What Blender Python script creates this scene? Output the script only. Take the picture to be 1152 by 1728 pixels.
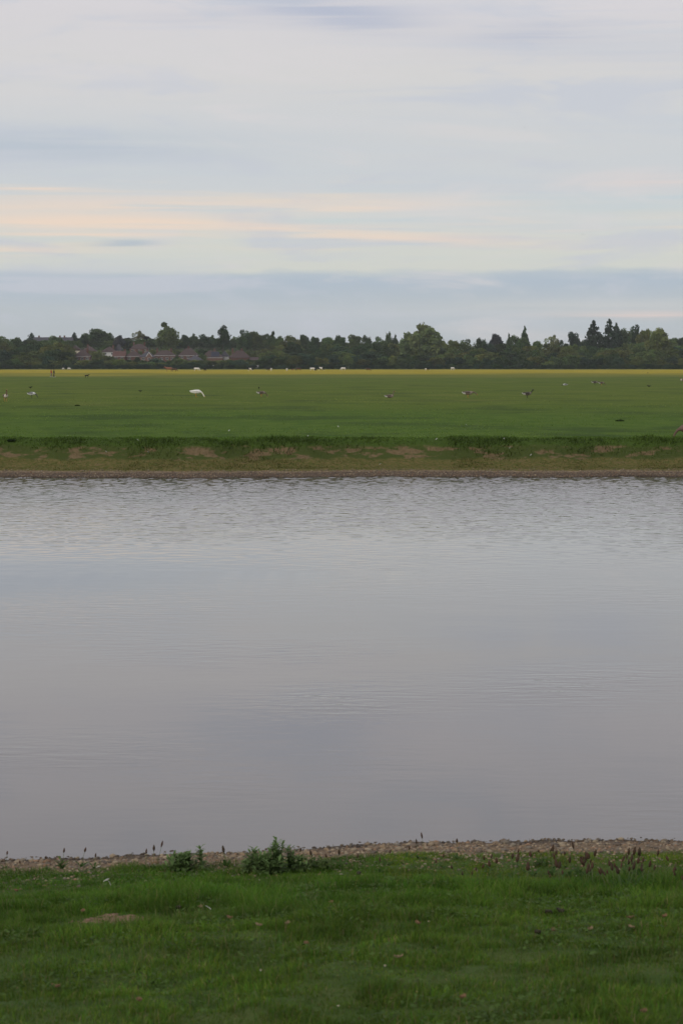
import bpy, bmesh, math, random
import numpy as np
from mathutils import Vector, Matrix

for o in list(bpy.data.objects):
    bpy.data.objects.remove(o)
sc = bpy.context.scene
COL = sc.collection
R = math.radians
random.seed(4)
RNG = np.random.default_rng(11)

# ------------------------------------------------------------------ camera
F_PX, W_PX, H_PX, Y_HOR = 4000.0, 1152.0, 1728.0, 619.0
CAM_Z = 3.2                                    # metres above the water
PITCH = math.atan((H_PX / 2 - Y_HOR) / F_PX)
cam_d = bpy.data.cameras.new('camera')
cam = bpy.data.objects.new('camera', cam_d)
COL.objects.link(cam)
cam.location = (0, 0, CAM_Z)
cam.rotation_euler = (math.pi / 2 - PITCH, 0, 0)
cam_d.sensor_fit = 'VERTICAL'
cam_d.sensor_height = 36.0
cam_d.sensor_width = 24.0
cam_d.lens = F_PX / H_PX * 36.0
cam_d.clip_start = 0.1
cam_d.clip_end = 20000
cam_d.dof.use_dof = True
cam_d.dof.focus_distance = 60
cam_d.dof.aperture_fstop = 11.0
sc.camera = cam


def s2l(c):
    return tuple(((v / 255) / 12.92 if v / 255 <= .04045 else ((v / 255 + .055) / 1.055) ** 2.4) for v in c)


# ------------------------------------------------------------------ world
SUN_EL, SUN_AZ = R(24), R(215)                 # behind the camera, to its left
world = bpy.data.worlds.new('World')
sc.world = world
world.use_nodes = True
wn, wl = world.node_tree.nodes, world.node_tree.links
wn.clear()
SKY_STRENGTH = 0.1


class G:
    """small helper to write node graphs as expressions"""
    def __init__(self, tree):
        self.n, self.l = tree.nodes, tree.links

    def put(self, sock, v):
        if hasattr(v, 'is_linked') or hasattr(v, 'links'):
            self.l.new(v, sock)
        elif isinstance(v, (tuple, list)) and len(v) == 3 and sock.type == 'RGBA':
            sock.default_value = (*v, 1)
        else:
            sock.default_value = v

    def m(self, op, a, b=None, c=None, clamp=False):
        n = self.n.new('ShaderNodeMath')
        n.operation = op
        n.use_clamp = clamp
        for i, v in enumerate((a, b, c)):
            if v is not None:
                self.put(n.inputs[i], v)
        return n.outputs[0]

    def mix(self, f, a, b, blend='MIX'):
        n = self.n.new('ShaderNodeMix')
        n.data_type = 'RGBA'
        n.blend_type = blend
        self.put(n.inputs[0], f)
        self.put(n.inputs[6], a)
        self.put(n.inputs[7], b)
        return n.outputs[2]

    def comb(self, x, y, z):
        n = self.n.new('ShaderNodeCombineXYZ')
        for i, v in enumerate((x, y, z)):
            self.put(n.inputs[i], v)
        return n.outputs[0]

    def sep(self, v):
        n = self.n.new('ShaderNodeSeparateXYZ')
        self.l.new(v, n.inputs[0])
        return n.outputs

    def noise(self, vec, scale, detail=3, rough=.5, dist=0.0):
        n = self.n.new('ShaderNodeTexNoise')
        self.l.new(vec, n.inputs['Vector'])
        n.inputs['Scale'].default_value = scale
        n.inputs['Detail'].default_value = detail
        n.inputs['Roughness'].default_value = rough
        n.inputs['Distortion'].default_value = dist
        return n.outputs['Fac']

    def ramp(self, f, stops, interp='LINEAR'):
        n = self.n.new('ShaderNodeValToRGB')
        cr = n.color_ramp
        cr.interpolation = interp
        while len(cr.elements) < len(stops):
            cr.elements.new(.5)
        for e, (p, c) in zip(cr.elements, stops):
            e.position = p
            e.color = (*c, 1) if len(c) == 3 else c
        self.put(n.inputs[0], f)
        return n.outputs[0]

    def step(self, v, lo, hi, a=0.0, b=1.0):
        n = self.n.new('ShaderNodeMapRange')
        n.interpolation_type = 'SMOOTHSTEP'
        self.put(n.inputs[0], v)
        for i, q in enumerate((lo, hi, a, b)):
            n.inputs[1 + i].default_value = q
        return n.outputs[0]


g = G(world.node_tree)
tc = wn.new('ShaderNodeTexCoord')
sx, sy, sz = g.sep(tc.outputs['Generated'])
sky = wn.new('ShaderNodeTexSky')
sky.sky_type = 'NISHITA'
sky.sun_disc = False
sky.sun_elevation = SUN_EL
sky.sun_rotation = SUN_AZ
sky.altitude = 60
sky.air_density = 1.0
sky.dust_density = 2.0
streak = g.comb(g.m('MULTIPLY', sx, 3.0), g.m('MULTIPLY', sy, 3.0), g.m('MULTIPLY', sz, 70.0))
streak2 = g.comb(g.m('MULTIPLY_ADD', sx, 7.0, 5.3), g.m('MULTIPLY', sy, 7.0), g.m('MULTIPLY', sz, 190.0))
n_soft = g.noise(streak, 1.0, 4, .55)
n_fine = g.noise(streak2, 1.0, 4, .6, .3)
zw = g.m('ADD', sz, g.m('MULTIPLY', g.m('SUBTRACT', n_fine, .5), .0028))
zw = g.m('ADD', zw, g.m('MULTIPLY', g.m('SUBTRACT', n_soft, .5), .006))
edge_n = g.noise(g.comb(g.m('MULTIPLY_ADD', sx, 26.0, 3.1), g.m('MULTIPLY', sy, 8.0), g.m('MULTIPLY', sz, 160.0)), 1.0, 5, .62)
zw = g.m('ADD', zw, g.m('MULTIPLY', g.m('SUBTRACT', edge_n, .5), .0065))
mott = g.noise(g.comb(g.m('MULTIPLY_ADD', sx, 9.0, 1.7), g.m('MULTIPLY', sy, 9.0), g.m('MULTIPLY', sz, 46.0)), 1.0, 6, .6, .6)
zf = g.m('POWER', g.m('MAXIMUM', zw, 0.0), .5)          # finer steps near the horizon


def sky_z(y_px):
    return math.sin(math.atan((H_PX / 2 - y_px) / F_PX) - PITCH)


def zp(y_px):
    return math.sqrt(sky_z(y_px))


stops = [(0.0, (188, 193, 198)), (zp(570), (184, 191, 196)), (zp(520), (183, 191, 197)), (zp(474), (173, 186, 200)),
         (zp(462), (183, 193, 201)), (zp(454), (206, 208, 202)), (zp(420), (207, 209, 203)), (zp(370), (206, 208, 207)), (zp(310), (200, 204, 208)),
         (zp(230), (201, 204, 208)), (zp(130), (209, 207, 206)), (zp(0), (212, 208, 211)), (.6, (210, 208, 213)), (1.0, (208, 208, 214))]
cloud = g.ramp(zf, [(p, s2l(c)) for p, c in stops])
# broad cool and warm veils, all round the sky
cloud = g.mix(g.step(n_soft, .52, .72, 0, .55), cloud, s2l((192, 199, 209)))
warm_band = g.m('MULTIPLY', g.step(zw, .04, .055), g.step(zw, .085, .07))
cloud = g.mix(g.m('MULTIPLY', g.step(n_fine, .5, .68), g.m('MULTIPLY', warm_band, .55)), cloud, s2l((224, 211, 196)))
cloud = g.mix(g.m('MULTIPLY', g.step(n_fine, .48, .33), g.m('MULTIPLY', warm_band, .6)), cloud, s2l((190, 203, 210)))
cloud = g.mix(g.step(mott, .50, .66, 0, .75), cloud, s2l((194, 198, 208)))
cloud = g.mix(g.step(mott, .47, .32, 0, .6), cloud, s2l((213, 209, 210)))
high = g.step(zw, .1, .15)
cloud = g.mix(g.m('MULTIPLY', g.step(n_fine, .52, .75), g.m('MULTIPLY', high, .4)), cloud, s2l((196, 199, 212)))
# single cloud shreds: centre x, y, half widths (in the photograph's pixels), drop to the right, colour, amount
PEACH, PINK, SLATE, LAV, PALE = (236, 213, 194), (229, 208, 201), (172, 185, 198), (180, 185, 201), (200, 202, 203)
shreds = [(190, 348, 320, 13, .0, PEACH, .75), (60, 374, 280, 12, .0, PEACH, .85), (420, 383, 400, 10, .045, PEACH, .8), (620, 340, 260, 14, .0, PEACH, .3),
          (690, 404, 190, 7, .05, PEACH, .7), (130, 396, 170, 4, .0, PEACH, .7), (560, 352, 90, 5, .0, PEACH, .6), (50, 320, 90, 3, .0, PEACH, .7),
          (820, 372, 90, 5, .0, PEACH, .4), (1100, 306, 130, 17, .02, PINK, .4), (40, 422, 110, 7, .0, PEACH, .45),
          (1090, 531, 120, 6, .0, PINK, .8), (1010, 517, 300, 15, -.01, PALE, .75), (211, 409, 50, 5, .0, SLATE, .8),
          (560, 18, 150, 26, .05, LAV, 1.0), (620, 40, 90, 14, .02, LAV, .7), (905, 54, 110, 14, -.02, LAV, .85), (1010, 80, 260, 30, .0, LAV, .25), (90, 246, 300, 26, .0, SLATE, .5),
          (1080, 462, 240, 5, .0, SLATE, .5), (70, 466, 150, 6, .0, SLATE, .6), (330, 30, 160, 8, .0, LAV, .3), (1050, 350, 170, 14, .0, (190, 203, 208), .6),
          (560, 372, 120, 5, .0, (192, 205, 208), .6), (820, 240, 260, 40, .0, (206, 205, 204), .5), (140, 120, 260, 50, .0, (212, 209, 211), .6)]
wu = g.m('ADD', sx, g.m('MULTIPLY', g.m('SUBTRACT', n_soft, .5), .05))
wz = g.m('ADD', sz, g.m('MULTIPLY', g.m('SUBTRACT', n_fine, .5), .006))
for (cx, cy, rx, ry, tilt, c, amt) in shreds:
    u = g.m('SUBTRACT', wu, (cx - W_PX / 2) / F_PX)
    v = g.m('SUBTRACT', wz, sky_z(cy))
    v = g.m('ADD', v, g.m('MULTIPLY', u, tilt))
    u = g.m('DIVIDE', u, rx / F_PX)
    v = g.m('DIVIDE', v, ry / F_PX)
    d2 = g.m('ADD', g.m('MULTIPLY', u, u), g.m('MULTIPLY', v, v))
    f = g.m('MULTIPLY', g.m('POWER', 2.718, g.m('MULTIPLY', d2, -1.0)), g.m('MULTIPLY', g.step(n_fine, .32, .58, .3, 1), amt))
    cloud = g.mix(f, cloud, s2l(c))
vs = wn.new('ShaderNodeVectorMath')
vs.operation = 'SCALE'
wl.new(cloud, vs.inputs[0])
vs.inputs['Scale'].default_value = 1.07 / SKY_STRENGTH
skymix = g.mix(.93, sky.outputs[0], vs.outputs[0])
bg = wn.new('ShaderNodeBackground')
bg.inputs['Strength'].default_value = SKY_STRENGTH
wl.new(skymix, bg.inputs['Color'])
wo = wn.new('ShaderNodeOutputWorld')
wl.new(bg.outputs[0], wo.inputs['Surface'])

# ------------------------------------------------------------------ sun, view
sun_d = bpy.data.lights.new('sun', 'SUN')
sun_d.energy = 1.1
sun_d.angle = R(18)
sun_d.color = (1.0, .93, .84)
sun = bpy.data.objects.new('sun', sun_d)
COL.objects.link(sun)
sdir = Vector((math.sin(SUN_AZ) * math.cos(SUN_EL), math.cos(SUN_AZ) * math.cos(SUN_EL), math.sin(SUN_EL)))
sun.rotation_euler = sdir.to_track_quat('Z', 'Y').to_euler()
sun.location = sdir * 50
sc.view_settings.view_transform = 'Standard'
sc.view_settings.look = 'None'
sc.view_settings.exposure = 0.0
sc.view_settings.gamma = 1.0
sc.view_settings.use_curve_mapping = False
sc.render.engine = 'CYCLES'
sc.cycles.use_denoising = True
sc.cycles.max_bounces = 6
sc.cycles.diffuse_bounces = 3
sc.cycles.volume_bounces = 0


# ------------------------------------------------------------------ helpers
def tag(o, label=None, cat=None, group=None, kind=None):
    if label: o['label'] = label
    if cat: o['category'] = cat
    if group: o['group'] = group
    if kind: o['kind'] = kind
    return o


def link(name, me, parent=None, loc=None, rz=None, mat=None):
    o = bpy.data.objects.new(name, me)
    COL.objects.link(o)
    if parent is not None: o.parent = parent
    if loc is not None: o.location = loc
    if rz is not None: o.rotation_euler = (0, 0, rz)
    if mat is not None:
        o.data.materials.clear()
        o.data.materials.append(mat)
    return o


def empty(name, loc=(0, 0, 0), rz=0.0):
    o = bpy.data.objects.new(name, None)
    COL.objects.link(o)
    o.location = loc
    o.rotation_euler = (0, 0, rz)
    o.empty_display_size = .1
    return o


def copy_tree(o, parent=None):
    c = o.copy()
    COL.objects.link(c)
    if parent is not None: c.parent = parent
    for ch in list(o.children):
        copy_tree(ch, c)
    return c


def tint(o, col):
    o.color = (*col, 1)
    for ch in o.children: tint(ch, col)


def fast_mesh(name, verts, tris, cols=None, smooth=False):
    verts = np.ascontiguousarray(verts, np.float32)
    tris = np.ascontiguousarray(tris, np.int32)
    me = bpy.data.meshes.new(name)
    me.vertices.add(len(verts))
    me.vertices.foreach_set('co', verts.ravel())
    me.loops.add(tris.size)
    me.loops.foreach_set('vertex_index', tris.ravel())
    k = tris.shape[1]
    me.polygons.add(len(tris))
    me.polygons.foreach_set('loop_start', np.arange(0, tris.size, k, dtype=np.int32))
    me.polygons.foreach_set('loop_total', np.full(len(tris), k, np.int32))
    if smooth: me.polygons.foreach_set('use_smooth', np.ones(len(tris), bool))
    if cols is not None:
        ca = me.color_attributes.new('col', 'FLOAT_COLOR', 'POINT')
        c4 = np.ones((len(verts), 4), np.float32)
        c4[:, :3] = cols
        ca.data.foreach_set('color', c4.ravel())
    me.update(calc_edges=True)
    me.validate()
    return me


def bm_mesh(name, bm, smooth=False):
    me = bpy.data.meshes.new(name)
    bmesh.ops.recalc_face_normals(bm, faces=bm.faces)
    bm.to_mesh(me)
    bm.free()
    if smooth:
        for p in me.polygons: p.use_smooth = True
    return me


def hash2(ix, iy, seed):
    h = (ix.astype(np.int64) * 374761393 + iy.astype(np.int64) * 668265263 + seed * 144665) & 0xffffffff
    h = ((h ^ (h >> 13)) * 1274126177) & 0xffffffff
    return ((h ^ (h >> 16)) & 0xffff) / 65535.0


def vnoise(x, y, seed=0):
    x, y = np.asarray(x, float), np.asarray(y, float)
    ix, iy = np.floor(x), np.floor(y)
    fx, fy = x - ix, y - iy
    fx, fy = fx * fx * (3 - 2 * fx), fy * fy * (3 - 2 * fy)
    a, b = hash2(ix, iy, seed), hash2(ix + 1, iy, seed)
    c, d = hash2(ix, iy + 1, seed), hash2(ix + 1, iy + 1, seed)
    return (a * (1 - fx) + b * fx) * (1 - fy) + (c * (1 - fx) + d * fx) * fy


def fbm(x, y, seed=0, n=4):
    s, a, t = 0, .5, 0
    for i in range(n):
        s = s + a * vnoise(np.asarray(x) * 2 ** i, np.asarray(y) * 2 ** i, seed + i * 17)
        t += a
        a *= .5
    return s / t


def sst(v, lo, hi):
    t = np.clip((np.asarray(v, float) - lo) / (hi - lo), 0, 1)
    return t * t * (3 - 2 * t)


# ------------------------------------------------------------------ materials
def new_mat(name):
    m = bpy.data.materials.new(name)
    m.use_nodes = True
    nt = m.node_tree
    b = nt.nodes['Principled BSDF']
    return m, G(nt), b


def coords(gr, kind='Object'):
    n = gr.n.new('ShaderNodeTexCoord')
    return n.outputs[kind]


def mottled(name, c1, c2, scale=8.0, rough=.8, bump=0.0, detail=4, spec=.3, dist=.02):
    m, gr, b = new_mat(name)
    v = coords(gr)
    f = gr.noise(v, scale, detail, .6)
    c = gr.mix(gr.step(f, .32, .68), c1, c2)
    gr.l.new(c, b.inputs['Base Color'])
    b.inputs['Roughness'].default_value = rough
    b.inputs['Specular IOR Level'].default_value = spec
    if bump:
        bn = gr.n.new('ShaderNodeBump')
        bn.inputs['Strength'].default_value = bump
        bn.inputs['Distance'].default_value = dist
        gr.l.new(gr.noise(v, scale * 3, 4, .6), bn.inputs['Height'])
        gr.l.new(bn.outputs[0], b.inputs['Normal'])
    return m


def leafy(name, transl=.3, use_obj=False, rough=.6, spec=.25):
    """colour from the mesh's 'col' attribute, optionally times the object's own colour"""
    m, gr, b = new_mat(name)
    a = gr.n.new('ShaderNodeAttribute')
    a.attribute_name = 'col'
    c = a.outputs['Color']
    if use_obj:
        oi = gr.n.new('ShaderNodeObjectInfo')
        c = gr.mix(1.0, c, oi.outputs['Color'], 'MULTIPLY')
    gr.l.new(c, b.inputs['Base Color'])
    b.inputs['Roughness'].default_value = rough
    b.inputs['Specular IOR Level'].default_value = spec
    if transl:
        t = gr.n.new('ShaderNodeBsdfTranslucent')
        gr.l.new(c, t.inputs['Color'])
        mx = gr.n.new('ShaderNodeMixShader')
        mx.inputs[0].default_value = transl
        gr.l.new(b.outputs[0], mx.inputs[1])
        gr.l.new(t.outputs[0], mx.inputs[2])
        gr.l.new(mx.outputs[0], gr.n['Material Output'].inputs['Surface'])
    return m


M = {}
M['grass'] = leafy('grass_blades', .35, False, .65, .1)
M['crown'] = leafy('tree_leaves', .25, True, .75, .1)
M['vcol'] = leafy('coloured_surface', 0, False, .75, .2)
M['objcol'] = leafy('coloured_by_object', 0, True, .75, .2)
M['bark'] = mottled('bark', (.05, .04, .03), (.10, .085, .065), 3, .9, .5)
M['stone'] = None

# near bank: thatch and soil under the turf, gravel soil towards the water
m, gr, b = new_mat('near_bank_ground')
v = coords(gr)
px_, py_, pz_ = gr.sep(v)
nz = gr.noise(v, 3.0, 5, .6)
nf = gr.noise(v, 40.0, 4, .6)
c = gr.mix(gr.step(nz, .35, .65), (.046, .084, .014), (.068, .098, .020))
c = gr.mix(gr.step(nf, .55, .75, 0, .35), c, (.085, .078, .035))
c = gr.mix(gr.step(gr.m('ADD', pz_, gr.m('MULTIPLY', gr.m('SUBTRACT', nz, .5), .12)), .13, .085), c, (.17, .12, .075))
c = gr.mix(gr.step(pz_, .035, .0), c, (.06, .046, .034))
gr.l.new(c, b.inputs['Base Color'])
b.inputs['Roughness'].default_value = .9
b.inputs['Specular IOR Level'].default_value = .15
bn = gr.n.new('ShaderNodeBump')
bn.inputs['Strength'].default_value = .7
bn.inputs['Distance'].default_value = .02
gr.l.new(nf, bn.inputs['Height'])
gr.l.new(bn.outputs[0], b.inputs['Normal'])
M['near_bank'] = m

# far meadow: sward colours change with distance from the river; soil scar and gravel on the bank face
m, gr, b = new_mat('meadow_ground')
v = coords(gr)
px_, py_, pz_ = gr.sep(v)
n1 = gr.noise(gr.comb(gr.m('MULTIPLY', px_, .05), gr.m('MULTIPLY', py_, .05), 0.0), 1.0, 5, .6)
n2 = gr.noise(gr.comb(gr.m('MULTIPLY', px_, .012), gr.m('MULTIPLY', py_, .009), 3.0), 1.0, 4, .6)
n3 = gr.noise(gr.comb(gr.m('MULTIPLY', px_, .9), gr.m('MULTIPLY', py_, .35), 7.0), 1.0, 5, .65)
n4 = gr.noise(v, 9.0, 4, .6)
green = gr.mix(gr.step(n3, .3, .7), (.054, .106, .012), (.086, .138, .018))
n6 = gr.noise(gr.comb(gr.m('MULTIPLY', px_, .16), gr.m('MULTIPLY', py_, .10), 5.0), 1.0, 5, .65)
green = gr.mix(gr.step(n6, .47, .62, 0, .8), green, (.038, .070, .013))
far = gr.mix(gr.step(n1, .35, .65), (.084, .122, .016), (.106, .142, .020))
far = gr.mix(gr.step(n6, .50, .66, 0, .75), far, (.052, .080, .017))
far = gr.mix(gr.step(n1, .55, .64, 0, .55), far, (.045, .070, .016))
far = gr.mix(gr.step(n6, .46, .34, 0, .7), far, (.135, .148, .034))
wob = gr.m('MULTIPLY_ADD', gr.m('SUBTRACT', n1, .5), 60.0, py_)
c = gr.mix(gr.step(wob, 95, 165), green, far)
wob2 = gr.m('MULTIPLY_ADD', gr.m('SUBTRACT', n2, .5), 420.0, py_)
yel = gr.mix(gr.step(n1, .3, .7), (.30, .235, .018), (.42, .33, .025))
c = gr.mix(gr.step(wob2, 500, 600, 0, .35), c, (.22, .19, .04))
yel = gr.mix(gr.step(n6, .50, .64, 0, .55), yel, (.15, .16, .03))
c = gr.mix(gr.step(wob2, 590, 790, 0, .9), c, yel)
c = gr.mix(gr.step(gr.m('MULTIPLY_ADD', gr.m('SUBTRACT', n2, .5), 200.0, py_), 1040, 1130), c, (.075, .095, .024))
# bank face by height above the water
hz = gr.m('ADD', pz_, gr.m('MULTIPLY', gr.m('SUBTRACT', n3, .5), .34))
soil = gr.mix(gr.step(n4, .3, .7), (.135, .092, .054), (.205, .142, .086))
low = gr.mix(gr.step(n4, .35, .65), (.085, .094, .026), (.150, .120, .048))
gravel = gr.mix(gr.step(n4, .35, .65), (.26, .195, .125), (.15, .115, .08))
n5 = gr.noise(gr.comb(gr.m('MULTIPLY', px_, 1.3), gr.m('MULTIPLY', py_, 1.5), gr.m('MULTIPLY', pz_, 4.5)), 1.0, 5, .62)
low = gr.mix(gr.step(n5, .56, .72, 0, .6), low, (.19, .125, .072))
soil = gr.mix(gr.step(n5, .51, .60, 0, .8), (.058, .076, .022), soil)
bank = gr.mix(gr.step(hz, .36, .46), low, soil)
bank = gr.mix(gr.step(hz, .72, .84), bank, (.052, .084, .018))
bank = gr.mix(gr.step(gr.m('MULTIPLY_ADD', gr.m('SUBTRACT', n3, .5), .05, pz_), .125, .10), bank, gravel)
bank = gr.mix(gr.step(pz_, .10, .07), bank, (.105, .078, .058))
bank = gr.mix(gr.step(pz_, .03, .0), bank, (.05, .038, .028))
c = gr.mix(gr.step(py_, 72.6, 73.3), bank, c)
gr.l.new(c, b.inputs['Base Color'])
b.inputs['Roughness'].default_value = .95
b.inputs['Specular IOR Level'].default_value = .05
bn = gr.n.new('ShaderNodeBump')
bn.inputs['Strength'].default_value = .5
bn.inputs['Distance'].default_value = .06
gr.l.new(gr.m('ADD', n4, n3), bn.inputs['Height'])
gr.l.new(bn.outputs[0], b.inputs['Normal'])
M['meadow'] = m
M['hill'] = mottled('hillside_ground', (.035, .050, .018), (.060, .075, .026), .08, .95, 0, 5, .05)

# river water: dark silty body, mirror-like surface with patches of ripples
m, gr, b = new_mat('river_water')
v = coords(gr)
px_, py_, pz_ = gr.sep(v)
b.inputs['Base Color'].default_value = (.072, .062, .055, 1)
b.inputs['Roughness'].default_value = .035
b.inputs['IOR'].default_value = 1.333
rip = gr.noise(gr.comb(gr.m('MULTIPLY', px_, 2.2), gr.m('MULTIPLY', py_, 5.5), 0.0), 1.0, 3, .5, .4)
rip2 = gr.noise(gr.comb(gr.m('MULTIPLY', px_, 6.0), gr.m('MULTIPLY', py_, 11.0), 4.0), 1.0, 2, .5)
swl = gr.noise(gr.comb(gr.m('MULTIPLY', px_, .35), gr.m('MULTIPLY', py_, .5), 9.0), 1.0, 2, .5)
pat = gr.noise(gr.comb(gr.m('MULTIPLY', px_, .28), gr.m('MULTIPLY', py_, .12), 2.0), 1.0, 3, .55)
patch = gr.m('MULTIPLY', gr.step(pat, .52, .68), .5)
for (cx, cy, rx, ry, am) in ((-.05, 22.4, .75, 1.1, 1.0), (2.0, 23.4, 1.1, 1.3, .8), (2.9, 24.6, .8, 1.0, .6), (-2.2, 19.6, 1.2, .9, .6), (-3.4, 31.0, 2.0, 2.4, .6), (.6, 34.0, 2.6, 2.0, .4), (4.2, 33.0, 1.5, 2.0, .5), (-1.2, 26.5, 1.2, 1.2, .3)):
    uu = gr.m('DIVIDE', gr.m('SUBTRACT', px_, cx), rx)
    vv = gr.m('DIVIDE', gr.m('SUBTRACT', py_, cy), ry)
    dd = gr.m('ADD', gr.m('MULTIPLY', uu, uu), gr.m('MULTIPLY', vv, vv))
    dd = gr.m('ADD', dd, gr.m('MULTIPLY', gr.m('SUBTRACT', pat, .5), 2.0))
    patch = gr.m('ADD', patch, gr.m('MULTIPLY', gr.m('POWER', 2.718, gr.m('MULTIPLY', dd, -1.0)), am * 1.5))
breeze = gr.step(gr.m('MULTIPLY_ADD', gr.m('SUBTRACT', pat, .5), 14.0, py_), 36, 64)
amp = gr.m('ADD', gr.m('MULTIPLY', breeze, .003), gr.m('MULTIPLY_ADD', patch, .0050, .0005))
hgt = gr.m('ADD', gr.m('MULTIPLY', rip, amp), gr.m('MULTIPLY', rip2, gr.m('MULTIPLY', amp, .25)))
hgt = gr.m('ADD', hgt, gr.m('MULTIPLY', swl, .004))
bn = gr.n.new('ShaderNodeBump')
bn.inputs['Strength'].default_value = 1.0
bn.inputs['Distance'].default_value = 1.0
gr.l.new(hgt, bn.inputs['Height'])
gr.l.new(bn.outputs[0], b.inputs['Normal'])
gr.l.new(gr.m('MULTIPLY_ADD', breeze, .09, .035), b.inputs['Roughness'])
M['water'] = m

# ------------------------------------------------------------------ terrain
def interp(x, knots):
    return np.interp(x, [k[0] for k in knots], [k[1] for k in knots])


def near_shore(x):
    x = np.asarray(x, float)
    return 15.62 + .13 * np.clip(x, -5, 5) + .10 * np.sin(x * 1.3 + .6) + .03 * np.sin(x * 4.1)


NEAR = [(-300, 1.9), (-16, 1.75), (-12, 1.55), (-9.5, 1.18), (-7.3, .92), (-5.2, .72), (-3.2, .41), (-2.2, .23), (-1.5, .155), (-.9, .11), (0, 0), (1.5, -.14), (4, -.5), (10, -1.0), (40, -1.2)]


def f_near(x, y):
    u = y - near_shore(x)
    z = interp(u, NEAR)
    a = np.clip((-u - 1.2) / 2.5, 0, 1)
    z = z + a * ((fbm(x * .9, y * .9, 3) - .5) * .14 + (fbm(x * 5, y * 5, 8, 3) - .5) * .035)
    ledge = sst(x, .2, 1.5) * np.exp(-((u + 2.3) / .55) ** 2) * -.07
    return z + ledge + (vnoise(x * 9, y * 9, 5) - .5) * .012


def far_shore(x):
    return 68.5 + .30 * np.sin(np.asarray(x) * .21) + .22 * np.sin(np.asarray(x) * .63 + 1) + .12 * np.sin(np.asarray(x) * 1.7)


FAR = [(-30, -1.2), (-10, -1.0), (-4, -.5), (-1.2, -.12), (0, 0), (1.2, .055), (2.1, .12), (2.7, .19), (3.4, .37), (3.7, .49), (3.92, .84), (4.2, .965), (4.8, 1.0), (110, 1.0), (485, .85), (930, 1.83), (1160, 2.08), (1240, 2.15)]


def f_far(x, y):
    v = y - far_shore(x)
    scal = .42 * (fbm(x * .45, x * 0 + 3.3, 21, 4) - .5) * 2 * np.exp(-((v - 3.85) / .8) ** 2)
    z = interp(v + scal, FAR)
    n = np.clip(v - 4.3, 0, 1)
    z = z + n * ((fbm(x * .05, y * .05, 12, 3) - .5) * .14 * np.clip((v - 3) / 30, 0, 1) + (fbm(x * .8, y * .8, 14, 3) - .5) * .05)
    notch = sst(fbm(x * .33 + 7, x * 0 + 1.7, 23, 3), .50, .68)
    z = z - .26 * notch * np.exp(-((v - 4.25) / .55) ** 2) + .07 * (fbm(x * .9, x * 0 + 5.2, 25, 3) - .5) * np.exp(-((v - 4.5) / .6) ** 2)
    on = np.clip(v * 2, 0, 1) * (1 - n)
    return z + on * (fbm(x * 2.2, y * 2.2, 31, 3) - .5) * .10


HILL = [(1220, 0.0), (1300, .6), (1400, 3.6), (1550, 11.5), (1700, 17.5), (1850, 20.5), (2300, 24), (9000, 24)]


def f_hill(x, y):
    k = 1 - .5 * sst(x, -20, 160)
    return 2.15 + interp(y, HILL) * k - .35 * sst(y, 1250, 1215)


class Sheet:
    def __init__(self, name, xs, ys, f, mat):
        self.xs, self.ys = np.asarray(xs, float), np.asarray(ys, float)
        X, Y = np.meshgrid(self.xs, self.ys)
        self.Z = f(X, Y)
        nx, ny = len(xs), len(ys)
        i = np.arange(nx * ny).reshape(ny, nx)
        q = np.stack([i[:-1, :-1], i[:-1, 1:], i[1:, 1:], i[1:, :-1]], -1).reshape(-1, 4)
        me = fast_mesh(name, np.stack([X, Y, self.Z], -1).reshape(-1, 3), q, smooth=True)
        self.o = link(name, me, mat=mat)
        tag(self.o, kind='structure')

    def z(self, x, y):
        x, y = np.asarray(x, float), np.asarray(y, float)
        i = np.clip(np.searchsorted(self.xs, x) - 1, 0, len(self.xs) - 2)
        j = np.clip(np.searchsorted(self.ys, y) - 1, 0, len(self.ys) - 2)
        a = (x - self.xs[i]) / (self.xs[i + 1] - self.xs[i])
        b_ = (y - self.ys[j]) / (self.ys[j + 1] - self.ys[j])
        Z = self.Z
        return (Z[j, i] * (1 - a) + Z[j, i + 1] * a) * (1 - b_) + (Z[j + 1, i] * (1 - a) + Z[j + 1, i + 1] * a) * b_


def axis(*spans):
    out = []
    for a, b_, st in spans:
        out += list(np.arange(a, b_ - 1e-6, st))
    return out + [spans[-1][1]]


near = Sheet('near_bank', axis((-400, -40, 40), (-40, -8, 2), (-8, -4, .4), (-4, 4, .06), (4, 8, .4), (8, 40, 2), (40, 400, 40)),
             axis((-300, -20, 20), (-20, 5, 1), (5, 18, .06), (18, 30, 1), (30, 46, 4)), f_near, M['near_bank'])
far = Sheet('meadow', axis((-1400, -200, 60), (-200, -60, 10), (-60, -18, 1.5), (-18, 18, .14), (18, 60, 1.5), (60, 200, 10), (200, 1400, 60)),
            axis((44, 66, 2), (66, 75, .09), (75, 120, 1), (120, 400, 8), (400, 1240, 30)), f_far, M['meadow'])
hill = Sheet('hillside', axis((-4000, -600, 200), (-600, 600, 15), (600, 4000, 200)), axis((1215, 1900, 15), (1900, 9000, 300)), f_hill, M['hill'])


def f_river(x, y):
    # wind ripples as real waves, stronger towards the far bank
    pat = fbm(x * .10 + 3, y * .07, 131, 3)
    a = sst(y + (pat - .5) * 16, 34, 60) * (.55 + .9 * pat) * (1 - sst(np.abs(x), 12, 13)) * sst(y, 70.0, 69.0)
    w = (vnoise(x * 4.6 + y * .5, y * 5.8, 133) - .5) + .6 * (vnoise(x * 8.6 - y * .8, y * 9.6, 134) - .5)
    return a * w * .025


river = Sheet('river', axis((-400, -40, 60), (-40, -20, 5), (-20, -13, .5), (-13, 13, .055), (13, 20, .5), (20, 40, 5), (40, 400, 60)), axis((13, 37, 4), (37, 52, .066), (52, 70, .052), (70, 76, 2)), f_river, M['water']).o


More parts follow.
